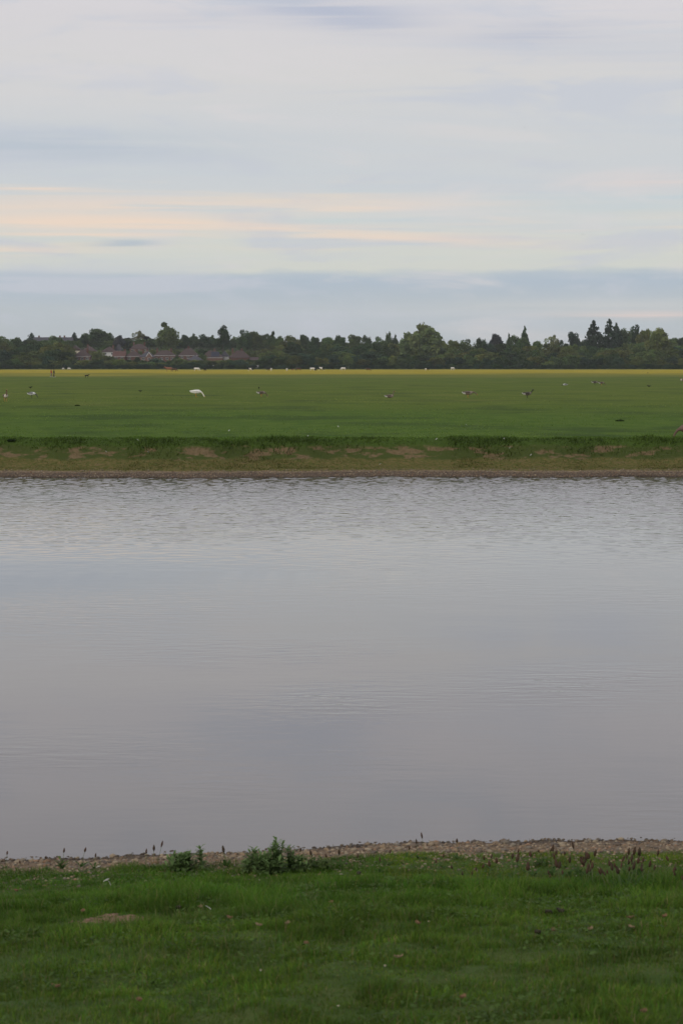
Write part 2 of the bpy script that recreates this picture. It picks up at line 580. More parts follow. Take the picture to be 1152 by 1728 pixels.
def ray(px, py):
    X, V = (px - W_PX / 2) / F_PX, (H_PX / 2 - py) / F_PX
    return np.array([X, math.cos(PITCH) + V * math.sin(PITCH), -math.sin(PITCH) + V * math.cos(PITCH)])


def at(px, py, d):
    r = ray(px, py)
    r = r / r[1] * d
    return Vector((r[0], d, CAM_Z + r[2]))


def hit(px, py, sheet, d0, d1, n=6000):
    r = ray(px, py)
    r = r / r[1]
    d = np.linspace(d0, d1, n)
    gap = CAM_Z + r[2] * d - sheet.z(r[0] * d, d)
    k = np.argmax(gap <= 0)
    if gap[k] > 0: k = n - 1
    return Vector((r[0] * d[k], d[k], float(sheet.z(r[0] * d[k], d[k]))))


def hn(px, py): return hit(px, py, near, 6, 17)
def hf(px, py): return hit(px, py, far, 69.5, 1235, 20000)


# ------------------------------------------------------------------ grass
def blades(P, h, w, bend, cols, tipmul=1.15):
    n = len(P)
    a = RNG.uniform(0, 2 * np.pi, n)
    s = np.stack([np.cos(a), np.sin(a), 0 * a], -1)
    a2 = a + np.pi / 2 + RNG.normal(0, .5, n)
    ld = np.stack([np.cos(a2), np.sin(a2), 0 * a2], -1)
    w_, h_, b_ = w[:, None], h[:, None], bend[:, None]
    up = np.array([0, 0, 1.0])
    root = P - up * .006
    mid = P + up * h_ * .55 + ld * h_ * b_ * .3
    tip = P + up * h_ * (1 - .3 * b_) + ld * h_ * b_ * .95
    low, high = root + (mid - root) * .75, mid + (tip - mid) * .35
    V = np.stack([root - s * w_ * .5, root + s * w_ * .5, high, low - s * w_ * .38, low + s * w_ * .38, tip], 1).reshape(-1, 3)
    k = np.arange(n)[:, None] * 6
    T = np.concatenate([k + [0, 1, 2], k + [3, 4, 5]], 0)
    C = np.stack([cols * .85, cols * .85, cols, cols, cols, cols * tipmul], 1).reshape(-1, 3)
    return V, T, C


def grass_colour(x, y, n, base, dry, drymix):
    t = RNG.uniform(0, 1, (n, 1))
    c = np.array(base)[None] * (0.7 + .6 * t)
    c = c * np.stack([1 + .35 * RNG.normal(0, .5, n), np.ones(n), 1 + .3 * RNG.normal(0, .5, n)], -1).clip(.6, 1.5)
    d = (RNG.uniform(0, 1, n) < drymix)[:, None]
    return np.where(d, np.array(dry)[None] * (.7 + .6 * t), c)


SOIL_PATCH = hn(186, 1561)


def patch_r(x, y):
    return np.sqrt(((x - SOIL_PATCH.x) / .155) ** 2 + ((y - SOIL_PATCH.y) / .26) ** 2) + (fbm(x * 7, y * 7, 41, 3) - .5) * 1.3 + (fbm(x * 24, y * 24, 43, 2) - .5) * .9


def near_turf():
    y = RNG.uniform(6.4, 14.9, 920000)
    x = RNG.uniform(-4.45, 4.45, len(y))
    inner = np.abs(x) < .144 * y + .45
    keep_w = RNG.uniform(0, 1, len(y)) < np.where(inner, 1.0, np.where(np.abs(x) < .144 * y + 2.2, .5, .0))
    x, y = x[keep_w], y[keep_w]
    u = y - near_shore(x)
    edge = -.78 - .55 * sst(x, -.3, 1.0) * 0 - .25 * (fbm(x * 1.6, y * 1.6, 51) - .3)
    low_lawn = sst(x, -.2, .9) * sst(u, -2.55, -2.2)              # thin short turf on the lower ledge
    edge = edge + .10 * sst(x, -.3, .8)
    dens = sst(u, edge + .12, edge - .35) * (1 - .3 * low_lawn * fbm(x * 3, y * 3, 77))
    dens = dens * (.62 + .38 * sst(fbm(x * 3.3, y * 3.3, 61), .34, .52))
    k = (RNG.uniform(0, 1, len(y)) < dens) & (patch_r(x, y) > .9 + RNG.normal(0, .28, len(y)))
    x, y, u, low = x[k], y[k], u[k], low_lawn[k]
    n = len(x)
    tall = fbm(x * 1.1, y * 1.1, 71)
    clump = fbm(x * 6, y * 6, 72, 3)
    zone = sst(u, -6.2, -3.6)                                    # lusher towards the crest
    h = (.024 + .022 * zone + .026 * sst(tall, .35, .7) * (.5 + .5 * zone)) * (.3 + 1.15 * sst(clump, .25, .75)) * RNG.uniform(.5, 1.35, n)
    h = h * (1 - .1 * low) * (1 - .5 * sst(u, -3.6, -2.0)) * (1 - .75 * np.exp(-((x - SOIL_PATCH.x) / .32) ** 2 - ((y - SOIL_PATCH.y + .22) / .38) ** 2))
    w = RNG.uniform(.0025, .0047, n) * np.where(np.abs(x) < .144 * y + .45, 1.0, 1.4)
    bend = RNG.uniform(.15, 1.1, n)
    lush = sst(fbm(x * .8 + 4, y * .8, 81), .3, .7)[:, None]
    A = grass_colour(x, y, n, (.068, .146, .014), (.22, .18, .08), .035)
    B = grass_colour(x, y, n, (.088, .156, .018), (.20, .16, .075), .06)
    z = zone[:, None] * (.55 + .45 * lush)
    c = A * z + B * (1 - z)
    c = c * (.50 + .95 * fbm(x * 2.6, y * 2.6, 83))[:, None] * (.65 + .7 * fbm(x * 9, y * 9, 84, 2))[:, None]
    c = np.where(low[:, None] > .4, c * np.array([1.4, 1.15, 1.0]), c)
    P = np.stack([x, y, near.z(x, y)], -1)
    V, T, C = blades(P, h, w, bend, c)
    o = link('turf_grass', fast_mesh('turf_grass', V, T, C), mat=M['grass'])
    tag(o, 'short green turf on the near bank in front of the gravel shore', 'grass', kind='stuff')
    # taller single stalks and seed stems
    n = 5200
    y = RNG.uniform(7.4, 14.6, n)
    x = RNG.uniform(-1, 1, n) * (.144 * y + .5)
    u = y - near_shore(x)
    k = (u < -.95) & (patch_r(x, y) > 1.2) & (RNG.uniform(0, 1, n) < .35 + .65 * sst(fbm(x * 1.5, y * 1.5, 91), .4, .6))
    x, y = x[k], y[k]
    n = len(x)
    P = np.stack([x, y, near.z(x, y)], -1)
    c = np.where((RNG.uniform(0, 1, n) < .45)[:, None], np.array([(.15, .16, .06)]), np.array([(.07, .15, .03)])) * RNG.uniform(.7, 1.3, (n, 1))
    V, T, C = blades(P, RNG.uniform(.07, .14, n), RNG.uniform(.0018, .003, n), RNG.uniform(.1, .9, n), c)
    o = link('tall_grass', fast_mesh('tall_grass', V, T, C), mat=M['grass'])
    tag(o, 'thin pale grass stalks standing above the near turf', 'grass', kind='stuff')


near_turf()


def clover():
    # small flat leaves of clover and silverweed between the blades
    n = 26000
    y = RNG.uniform(6.8, 14.4, n)
    x = RNG.uniform(-1, 1, n) * (.144 * y + .5)
    u = y - near_shore(x)
    k = (u < -1.0) & (patch_r(x, y) > 1.1) & (RNG.uniform(0, 1, n) < sst(fbm(x * 1.9, y * 1.9, 141), .42, .62))
    x, y = x[k], y[k]
    n = len(x)
    c0 = np.stack([x, y, near.z(x, y) + RNG.uniform(.012, .04, n)], -1)
    a = RNG.uniform(0, 6.28, n)
    r = RNG.uniform(.006, .015, n)
    ax = np.stack([np.cos(a), np.sin(a), RNG.normal(0, .35, n)], -1) * r[:, None]
    ay = np.stack([-np.sin(a), np.cos(a), RNG.normal(0, .35, n)], -1) * r[:, None] * .7
    V = np.stack([c0 - ax, c0 - ay * .8 + ax * .1, c0 + ax, c0 + ay * .8 + ax * .1], 1).reshape(-1, 3)
    q = np.arange(n)[:, None] * 4
    T = np.concatenate([q + [0, 1, 2], q + [0, 2, 3]], 0)
    C = np.repeat(np.array([(.075, .125, .030)]) * RNG.uniform(.6, 1.4, (n, 1)), 4, 0)
    o = link('clover', fast_mesh('clover', V, T, C), mat=M['grass'])
    tag(o, 'low broad-leaved clover growing among the near turf', 'clover', kind='stuff')


clover()


def far_turf():
    # tussocks on the meadow, coarser with distance
    n = 52000
    d = 73 + (RNG.uniform(0, 1, n) ** 2.2) * 150
    x = RNG.uniform(-1, 1, n) * (.15 * d + 4)
    k = RNG.uniform(0, 1, n) < (.15 + .85 * sst(fbm(x * .25, d * .12, 101), .42, .62)) * (1 - .8 * sst(d, 90, 200))
    x, d = x[k], d[k]
    n = len(x)
    P = np.stack([x, d, far.z(x, d)], -1)
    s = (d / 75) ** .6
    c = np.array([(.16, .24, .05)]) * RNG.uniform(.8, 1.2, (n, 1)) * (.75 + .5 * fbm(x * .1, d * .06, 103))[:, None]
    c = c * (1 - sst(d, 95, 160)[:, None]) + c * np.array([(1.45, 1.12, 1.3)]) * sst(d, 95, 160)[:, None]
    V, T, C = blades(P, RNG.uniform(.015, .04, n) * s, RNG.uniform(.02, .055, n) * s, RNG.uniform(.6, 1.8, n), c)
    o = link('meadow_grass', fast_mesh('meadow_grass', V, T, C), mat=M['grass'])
    tag(o, 'tufts of grazed green grass across the far meadow', 'grass', kind='stuff')
    # bank: leafy herbs over the lip, thin yellow-green grass on the lower slope
    n = 190000
    x = RNG.uniform(-17, 17, n)
    v_ = RNG.uniform(1.9, 5.5, n)
    y = far_shore(x) + v_
    z = far.z(x, y)
    scar = fbm(x * .55, z * 1.5, 111, 4)
    lip = sst(z, .42, .62)
    face = sst(z, .34, .42) * (1 - sst(z, .60, .74))
    p = np.where(v_ > 4.3, .45, .35) * (1 - .92 * face * sst(scar, .38, .52)) * (.45 + .55 * sst(fbm(x * 1.2, y * 2, 113), .3, .6)) * sst(v_, 1.95, 2.5)
    k = RNG.uniform(0, 1, n) < p
    x, y, z, v_, lip = x[k], y[k], z[k], v_[k], lip[k]
    n = len(x)
    P = np.stack([x, y, z], -1)
    tuss = fbm(x * 1.6, y * 1.6, 115, 3)
    h = np.where(lip > .3, RNG.uniform(.06, .19, n) * (.4 + 1.1 * tuss), RNG.uniform(.02, .06, n))
    h = np.where(v_ > 4.45, h * .4, h) * (.45 + 1.1 * sst(fbm(x * .7, y * 0 + 2.2, 119, 3), .3, .7))
    w = np.where(lip > .3, RNG.uniform(.014, .04, n), RNG.uniform(.01, .024, n))
    cl = np.array([(.078, .125, .024)])
    cy = np.array([(.098, .105, .026)])
    cb = np.array([(.085, .150, .024)])
    l3 = lip[:, None]
    c = cy * (1 - l3) + cl * l3
    c = np.where(v_[:, None] > 4.35, cb, c) * RNG.uniform(.6, 1.45, (n, 1)) * (.6 + .8 * fbm(x * 1.1, y * 1.1, 117))[:, None]
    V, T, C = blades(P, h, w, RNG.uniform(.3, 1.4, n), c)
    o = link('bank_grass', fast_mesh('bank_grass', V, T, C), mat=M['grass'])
    tag(o, 'dark leafy grass hanging over the eroded lip of the far bank', 'grass', kind='stuff')


far_turf()


# ------------------------------------------------------------------ gravel
def stone_shape(seed, sub=1):
    bm = bmesh.new()
    bmesh.ops.create_icosphere(bm, subdivisions=sub, radius=.5)
    r = random.Random(seed)
    s = (1, r.uniform(.65, .95), r.uniform(.4, .65))
    for q in bm.verts:
        q.co *= r.uniform(.82, 1.12)
        q.co = Vector((q.co.x * s[0], q.co.y * s[1], q.co.z * s[2]))
    V = np.array([q.co[:] for q in bm.verts])
    T = np.array([[q.index for q in f.verts] for f in bm.faces])
    bm.free()
    return V, T


SH = [stone_shape(i) for i in range(10)]
STONE_C = np.array([.93, 1.0, 1.0]) * np.array([(.25, .17, .105), (.29, .21, .14), (.20, .14, .095), (.33, .25, .17), (.16, .115, .085), (.27, .16, .10), (.22, .175, .135), (.12, .092, .075)])


def scatter_stones(name, x, y, size, sheet, label, wet=None, dark=1.0):
    V, T, C = [], [], []
    base = 0
    z = sheet.z(x, y)
    for i in range(len(x)):
        sv, st = SH[i % 10]
        a = random.uniform(0, 6.28)
        ca, sa = math.cos(a), math.sin(a)
        q = sv * size[i]
        q = np.stack([q[:, 0] * ca - q[:, 1] * sa, q[:, 0] * sa + q[:, 1] * ca, q[:, 2]], -1)
        V.append(q + [x[i], y[i], z[i] + size[i] * .12])
        T.append(st + base)
        base += len(sv)
        c = STONE_C[random.randrange(8)] * random.uniform(.75, 1.2) * dark
        if wet is not None and z[i] < wet: c = c * .5
        C.append(np.repeat(c[None], len(sv), 0))
    o = link(name, fast_mesh(name, np.concatenate(V), np.concatenate(T), np.concatenate(C)), mat=M['vcol'])
    return tag(o, label, 'gravel', kind='stuff')


n = 13000
gx = RNG.uniform(-4.2, 4.2, n)
gu = -RNG.uniform(-.12, 1.9, n)
k = RNG.uniform(0, 1, n) < sst(-gu, 1.9, .85)
gx, gu = gx[k], gu[k]
scatter_stones('gravel', gx, near_shore(gx) + gu, RNG.uniform(.008, .03, len(gx)) , near, 'small brown pebbles strewn along the near waterline', .018)
n = 7000
gx = RNG.uniform(-13, 13, n)
scatter_stones('far_gravel', gx, far_shore(gx) + RNG.uniform(-.1, 2.2, n), RNG.uniform(.02, .06, n), far, 'thin line of pale brown gravel at the foot of the far bank', .012, .9)
# the larger stones one by one
shore = empty('pebble_shore', (0, 15, 0))
tag(shore, kind='structure')
sm = []
for i in range(10):
    sv, st = stone_shape(100 + i, 1)
    for j in range(2):
        c = STONE_C[(i + 3 * j) % 8] * (1.0, .8)[j]
        sm.append(fast_mesh('stone', sv, st, np.repeat(c[None], len(sv), 0), True))
        sm[-1].materials.append(M['vcol'])
for i in range(270):
    x = random.uniform(-2.75, 2.75)
    u = -abs(random.gauss(.25, .33))
    y = float(near_shore(x)) + u
    s = random.choice((.032, .036, .042, .05, .06)) * random.uniform(.85, 1.15)
    o = link('stone', sm[random.randrange(20)], shore, (x, y - 15, float(near.z(x, y)) + s * .1), random.uniform(0, 6.28))
    o.scale = (s, s, s)
#NEXT
# ------------------------------------------------------------------ trees
def crown_mesh(seed, kind):
    r = np.random.default_rng(seed)
    V, T, C = [], [], []

    def leaves(pos, size, col):
        n = len(pos)
        a = r.normal(0, 1, (n, 3))
        a /= np.linalg.norm(a, axis=1)[:, None]
        b_ = np.cross(a, r.normal(0, 1, (n, 3)))
        b_ /= np.linalg.norm(b_, axis=1)[:, None]
        s = size[:, None]
        q = np.stack([pos - a * s * .6, pos + b_ * s * .42, pos + a * s * .6, pos - b_ * s * .42], 1).reshape(-1, 3)
        k = np.arange(n)[:, None] * 4 + sum(len(x) for x in V)
        V.append(q)
        T.append(np.concatenate([k + [0, 1, 2], k + [0, 2, 3]], 0))
        C.append(np.repeat(col, 4, 0))

    if kind in ('broad', 'tall', 'sparse', 'bush', 'willow'):
        spec = {'broad': (34, .53, .36, .38, .17, 5200), 'tall': (34, .54, .32, .40, .16, 5200), 'sparse': (26, .58, .38, .34, .12, 1900),
                'bush': (24, .48, .38, .40, .20, 3600), 'willow': (60, .50, .40, .42, .13, 8000)}[kind]
        K, cz, rx, rzz, br, N = spec
        for i in range(K):
            d = r.normal(0, 1, 3)
            d /= np.linalg.norm(d)
            q = d * (r.uniform(.0, .4) if i < K // 4 else r.uniform(.35, 1.0) ** .6)
            if kind == 'tall' and q[2] > 0: q[:2] *= .8
            c = np.array([q[0] * rx, q[1] * rx, cz + q[2] * rzz])
            rad = br * r.uniform(.6, 1.2) * (1 - .3 * max(q[2], 0))
            n = N // K
            dd = r.normal(0, 1, (n, 3))
            dd /= np.linalg.norm(dd, axis=1)[:, None]
            rr = rad * (r.uniform(.3, 1.0, (n, 1)) ** .5) * (1 + .25 * r.normal(0, .5, (n, 1)))
            pos = c + dd * rr * [1, 1, .85]
            tone = r.uniform(.88, 1.12) if kind == 'willow' else r.uniform(.68, 1.32)
            warm = r.uniform(.9, 1.12)
            col = np.array([[tone * warm, tone, tone / warm]]) * r.uniform(.8, 1.2, (n, 1))
            leaves(pos, r.uniform(.030, .062, n) * (1.15 if kind == 'bush' else 1), col)
    else:                                          # conifers
        slim = .5 if kind == 'conifer' else .42
        L = 26
        for i in range(L):
            t = i / (L - 1)
            z0 = .10 + .88 * t
            rad = slim * (1 - t) ** .72 * (.75 + .5 * r.uniform()) + .012
            arms = max(4, int(11 * (1 - t) + 3))
            for j in range(arms):
                a = r.uniform(0, 6.283)
                n = int(24 * (1 - t) + 8)
                f = r.uniform(.1, 1, n)
                pos = np.stack([np.cos(a) * rad * f, np.sin(a) * rad * f, z0 - .10 * rad * f + 0 * f], -1) + r.normal(0, .014, (n, 3))
                tone = r.uniform(.7, 1.25)
                leaves(pos, r.uniform(.034, .07, n), np.full((n, 3), tone))
    return fast_mesh('crown', np.concatenate(V), np.concatenate(T), np.concatenate(C))


def tube(bm, pts, rads, seg=6, cap=True):
    rings = []
    for i, (p, rr) in enumerate(zip(pts, rads)):
        p = Vector(p)
        t = (Vector(pts[min(i + 1, len(pts) - 1)]) - Vector(pts[max(i - 1, 0)])).normalized()
        ax = t.orthogonal().normalized() if abs(t.z) < .95 else Vector((1, 0, 0))
        ax = (ax - t * ax.dot(t)).normalized()
        ay = t.cross(ax)
        rings.append([bm.verts.new(p + ax * rr * math.cos(6.2832 * k / seg) + ay * rr * math.sin(6.2832 * k / seg)) for k in range(seg)])
    for a, b_ in zip(rings[:-1], rings[1:]):
        for k in range(seg):
            bm.faces.new((a[k], a[(k + 1) % seg], b_[(k + 1) % seg], b_[k]))
    if cap:
        bm.faces.new(rings[0][::-1])
        bm.faces.new(rings[-1])


def trunk_mesh(seed, conifer=False):
    r = random.Random(seed)
    bm = bmesh.new()
    if conifer:
        tube(bm, [(0, 0, -.02), (0, 0, .5), (0, 0, .95)], [.022, .014, .003])
    else:
        tube(bm, [(0, 0, -.02), (.01, 0, .25), (-.01, .01, .5), (0, 0, .8)], [.035, .026, .018, .004])
        for k in range(6):
            a = k * 1.05 + r.uniform(-.3, .3)
            z0 = r.uniform(.22, .5)
            tube(bm, [(0, 0, z0), (.12 * math.cos(a), .12 * math.sin(a), z0 + .12), (.26 * math.cos(a), .26 * math.sin(a), z0 + r.uniform(.18, .3))], [.014, .009, .003], 5)
    return bm_mesh('trunk', bm, True)


CROWNS = {k: [crown_mesh(hash_ * 13 + len(k), k) for hash_ in range(1, n + 1)] for k, n in
          (('broad', 5), ('tall', 3), ('sparse', 1), ('bush', 4), ('willow', 1), ('conifer', 2), ('slim', 2))}
TRUNKS = [trunk_mesh(i) for i in range(3)]
CTRUNK = trunk_mesh(9, True)
for ms in CROWNS.values():
    for q in ms: q.materials.append(M['crown'])
for q in TRUNKS + [CTRUNK]: q.materials.append(M['bark'])

DARK, MID, OLIVE, LIGHT, PALEG, PURP, BLUE = (.044, .074, .026), (.080, .120, .036), (.106, .130, .036), (.15, .182, .066), (.15, .17, .075), (.042, .042, .042), (.038, .068, .036)
TONE = {DARK: 'dark green', MID: 'mid green', OLIVE: 'olive green', BLUE: 'bluish dark green', PURP: 'purple-black', PALEG: 'pale thin-leaved', LIGHT: 'light green'}


def ground_far(x, y):
    return float(far.z(x, y)) if y < 1225 else float(hill.z(x, y))


def tree(px, top, wpx, D, kind, col, label, group=None, name='broadleaf_tree', cat='tree'):
    x = (px - W_PX / 2) / F_PX * D
    z0 = ground_far(x, D)
    h = at(px, top, D).z - z0
    w = wpx / F_PX * D
    root = empty(name, (x, D, z0 - .05), random.uniform(0, 6.28))
    me_ = random.choice(CROWNS[kind])
    c = link('crown', me_, root)
    spread = {'broad': .5, 'tall': .45, 'sparse': .48, 'bush': .55, 'willow': .5, 'conifer': .46, 'slim': .4}[kind]
    s = (w * .5 / spread) * {'conifer': 1.65, 'slim': 1.6, 'bush': 1.15}.get(kind, 1.22)
    c.scale = (s, s, h)
    if kind == 'bush':
        c.scale = (s, s, h * 1.12)
    t = link('trunk', CTRUNK if kind in ('conifer', 'slim') else random.choice(TRUNKS), root)
    t.scale = (h * .8, h * .8, h * .95)
    j = random.uniform(.72, 1.35)
    c.color = (col[0] * j * random.uniform(.92, 1.08), col[1] * j, col[2] * j, 1)
    tag(root, label, cat, group)
    return root


SK = 'trees on the skyline beyond the meadow'
# skyline trees: x, top y, width in photo pixels, distance, shape, colour, label
for a in [
    (285, 540, 44, 1500, 'tall', MID, 'tall two-lobed green tree rising highest above the brick houses'),
    (377, 549, 28, 1520, 'tall', DARK, 'tall narrow dark tree with a gap of sky beside its crown'),
    (714, 540, 66, 1320, 'willow', LIGHT, 'big pale green willow-like tree bulging above the middle of the wood'),
    (173, 551, 46, 1580, 'broad', DARK, 'broad dark crown above the house with the cream gable'),
    (236, 556, 28, 1600, 'sparse', PALEG, 'pale thin-leaved tree between dark purple trees above the roofs'),
    (931, 562, 30, 1500, 'sparse', PALEG, 'pale grey thin-leaved tree with sky showing through its twigs'),
    (966, 555, 25, 1500, 'tall', BLUE, 'dark round-headed tree left of the two tall pointed conifers'),
    (655, 556, 14, 1500, 'broad', DARK, 'small dark round-topped tree poking above the wood beside the pale willow'),
    (203, 563, 22, 1560, 'broad', PURP, 'purple-black copper tree just behind the cream gable'),
    (835, 559, 30, 1500, 'broad', PURP, 'low dark purple dome of a tree on the skyline'),
    (412, 553, 28, 1480, 'broad', DARK, 'dark broad crown standing right of the narrow tree with the gap'),
    (430, 555, 30, 1500, 'broad', MID, 'leafy green crown leaning against a darker broad neighbour'),
    (458, 556, 22, 1480, 'tall', DARK, 'dark pointed leafy crown at the end of the tree group above the houses'),
    (1072, 543, 28, 1420, 'broad', DARK, 'highest dark leafy crown beside the tall pointed conifers'),
    (1110, 551, 46, 1340, 'broad', OLIVE, 'large rounded olive tree at the high end of the wood'),
]:
    tree(*a, group=SK)
for a in [(1000, 541, 32, 1450, 'conifer', BLUE, 'tall dark pointed conifer with a wide skirt of branches'),
          (1026, 539, 28, 1460, 'conifer', BLUE, 'tallest dark pointed conifer, close beside a shorter narrow one'),
          (1038, 545, 20, 1470, 'conifer', BLUE, 'narrow dark conifer tucked against the tallest pointed conifer'),
          (884, 551, 17, 1500, 'slim', DARK, 'lone slender conifer spire above a rounded green tree'),
          (127, 561, 14, 1640, 'slim', BLUE, 'narrow blue-black conifer beside the long ridge roof'),
          (55, 562, 17, 1600, 'conifer', BLUE, 'stubby dark conifer at the end of the long ridge roof')]:
    tree(*a, group=SK, name='conifer_tree')
for (px, top, wpx, kind, col) in [(8, 563, 40, 'broad', MID), (30, 568, 32, 'broad', DARK), (78, 572, 26, 'broad', MID), (95, 565, 26, 'broad', MID), (147, 561, 28, 'broad', DARK),
                                  (250, 565, 18, 'broad', PURP), (266, 568, 13, 'sparse', PALEG), (218, 568, 18, 'broad', PURP), (312, 562, 22, 'broad', DARK), (328, 561, 20, 'tall', DARK), (345, 562, 24, 'broad', DARK), (358, 564, 18, 'tall', DARK),
                                  (396, 566, 18, 'sparse', MID), (445, 561, 22, 'broad', DARK), (472, 565, 24, 'broad', MID), (490, 561, 40, 'broad', OLIVE), (512, 561, 28, 'broad', DARK), (530, 564, 22, 'broad', DARK),
                                  (553, 565, 38, 'broad', MID), (572, 564, 30, 'broad', DARK), (598, 563, 28, 'broad', MID), (620, 562, 22, 'broad', DARK), (640, 565, 28, 'broad', MID), (666, 562, 14, 'tall', DARK), (684, 570, 30, 'broad', MID),
                                  (745, 572, 26, 'broad', MID), (762, 570, 30, 'broad', OLIVE), (786, 569, 30, 'broad', MID), (810, 567, 28, 'broad', DARK), (858, 559, 13, 'tall', DARK), (876, 562, 44, 'broad', MID), (905, 571, 28, 'broad', MID), (948, 571, 22, 'broad', DARK),
                                  (984, 571, 26, 'broad', DARK), (1052, 550, 44, 'broad', MID), (1088, 549, 32, 'broad', OLIVE), (1134, 566, 34, 'broad', MID), (1150, 565, 26, 'broad', DARK), (-20, 566, 34, 'broad', MID), (1176, 562, 40, 'broad', DARK)]:
    tree(px, top, wpx, random.uniform(1380, 1520) if px > 460 or px < 110 else random.uniform(1540, 1640), kind, col, TONE[col] + ' leafy tree of middling height in the uneven skyline of the wood', SK)
# the wood below the skyline
for px in range(-50, 1210, 15):
    p = px + random.uniform(-5, 5)
    gap = 108 < p < 452
    if gap and random.random() < .2: continue
    top = random.uniform(585, 597) if gap else random.uniform(573, 588)
    if gap and not (150 < p < 172 or 205 < p < 235 or 395 < p): top += 6
    D = random.uniform(1480, 1530) if gap else random.uniform(1330, 1400)
    col = random.choice((DARK, MID, MID, OLIVE, BLUE))
    tree(p, top, random.uniform(28, 46), D, 'broad', col, 'rounded ' + TONE[col] + (' tree among the house roofs on the slope' if gap else ' tree in the body of the wood below the skyline'), 'trees among the houses' if gap else 'trees filling the wood')
for px in range(52, 470, 12):                     # belt of trees along the top of the slope behind the houses
    col = random.choice((DARK, MID, DARK, BLUE))
    tree(px + random.uniform(-4, 4), random.uniform(569, 577), random.uniform(26, 38), random.uniform(1560, 1600), 'broad', col, TONE[col] + ' tree in the belt along the top of the slope behind the houses', 'trees behind the houses')
for px in range(-50, 1210, 19):
    p = px + random.uniform(-6, 6)
    if 112 < p < 450: continue
    col = random.choice((DARK, MID, OLIVE, BLUE))
    tree(p, random.uniform(586, 599), random.uniform(34, 56), random.uniform(1285, 1320), 'broad', col, 'rounded ' + TONE[col] + ' tree standing in front of the wood behind the hedge', 'trees at the front of the wood')
tree(176, 597, 46, 1292, 'bush', OLIVE, 'large rounded olive bush in front of the brick houses', name='garden_bush', cat='bush')
tree(332, 605, 22, 1285, 'bush', OLIVE, 'small olive garden bush before the house with the pale eaves', name='garden_bush', cat='bush')
tree(462, 590, 40, 1285, 'bush', OLIVE, 'brownish green bush at the end of the low terrace', name='garden_bush', cat='bush')
for (px, top, w_, D) in [(120, 600, 26, 1300), (162, 590, 30, 1400), (172, 584, 30, 1450), (214, 588, 22, 1420), (240, 606, 22, 1300), (262, 590, 22, 1410), (268, 604, 14, 1320), (300, 600, 18, 1325), (303, 588, 24, 1420), (342, 596, 16, 1330), (345, 586, 26, 1430), (387, 590, 22, 1420), (392, 606, 16, 1300), (425, 590, 30, 1400), (446, 596, 30, 1330), (116, 584, 28, 1400), (372, 608, 26, 1290), (312, 609, 24, 1290), (284, 609, 26, 1290), (410, 610, 24, 1288), (128, 607, 20, 1290), (150, 606, 22, 1295), (196, 606, 24, 1295), (220, 607, 26, 1295), (232, 600, 14, 1320), (256, 608, 20, 1290), (296, 606, 20, 1300), (322, 607, 22, 1295), (350, 607, 22, 1295), (384, 606, 20, 1300), (420, 606, 20, 1300), (436, 609, 20, 1290), (139, 596, 12, 1425), (208, 594, 14, 1370), (290, 590, 20, 1390), (330, 589, 18, 1400), (372, 592, 16, 1390), (240, 590, 18, 1400)]:
    col = random.choice((DARK, MID, OLIVE))
    tree(px, top, w_, D, 'bush', col, TONE[col] + ' garden shrub growing between the brick houses', 'shrubs in the house gardens', 'garden_bush', 'bush')
for (px, top, w_) in [(58, 571, 26), (70, 573, 24), (82, 572.5, 26), (93, 571.5, 24), (106, 573.5, 26), (118, 572, 26), (130, 572, 24)]:
    tree(px, top, w_, random.uniform(1528, 1545), 'broad', MID, 'mid green tree hiding the front of the long ridge terrace', 'trees before the ridge terrace')
HG = 'bushes in the hedge at the far edge of the meadow'
for px in range(-50, 1210, 13):
    p = px + random.uniform(-5, 5)
    gap = 112 < p < 450
    col = random.choice((DARK, BLUE, MID, OLIVE))
    tree(p, random.uniform(605, 612) if gap else random.uniform(596, 610), random.uniform(24, 42), random.uniform(1238, 1268), 'bush', col, TONE[col] + ' bush in the hedge along the far edge of the meadow', HG, 'hedge_bush', 'bush')
for px in range(-40, 1200, 8):
    col = random.choice((DARK, BLUE))
    tree(px + random.uniform(-3, 3), random.uniform(613.5, 616.5), random.uniform(13, 20), random.uniform(1222, 1232), 'bush', col, 'low ' + TONE[col] + ' shrub where the hedge meets the yellow flowers', 'low shrubs along the foot of the hedge', 'low_shrub', 'shrub')


# ------------------------------------------------------------------ houses
M['brick'] = mottled('red_brick', (.085, .042, .032), (.125, .062, .046), 6, .9)
M['pinkbrick'] = mottled('pale_brick', (.13, .075, .056), (.18, .105, .08), 6, .9)
M['cream'] = mottled('cream_render', (.50, .45, .34), (.58, .53, .42), 3, .85)
M['white'] = mottled('white_paint', (.46, .45, .43), (.56, .55, .53), 5, .6)
M['rooftile'] = mottled('brown_roof_tile', (.050, .034, .032), (.078, .052, .048), 5, .85, .4)
M['slate'] = mottled('slate_roof', (.048, .047, .056), (.075, .072, .085), 5, .7, .4)
M['redroof'] = mottled('red_roof_tile', (.085, .042, .035), (.115, .058, .048), 5, .85, .4)
m_, gr_, b_ = new_mat('window_glass')
b_.inputs['Base Color'].default_value = (.04, .045, .05, 1)
b_.inputs['Roughness'].default_value = .08
M['glass'] = m_
m_, gr_, b_ = new_mat('solar_panel')
b_.inputs['Base Color'].default_value = (.05, .055, .09, 1)
b_.inputs['Roughness'].default_value = .12
M['solar'] = m_


def box(bm, x0, x1, y0, y1, z0, z1):
    v = [bm.verts.new((x, y, z)) for z in (z0, z1) for y in (y0, y1) for x in (x0, x1)]
    for f in ((0, 2, 3, 1), (4, 5, 7, 6), (0, 1, 5, 4), (2, 6, 7, 3), (0, 4, 6, 2), (1, 3, 7, 5)):
        bm.faces.new([v[i] for i in f])


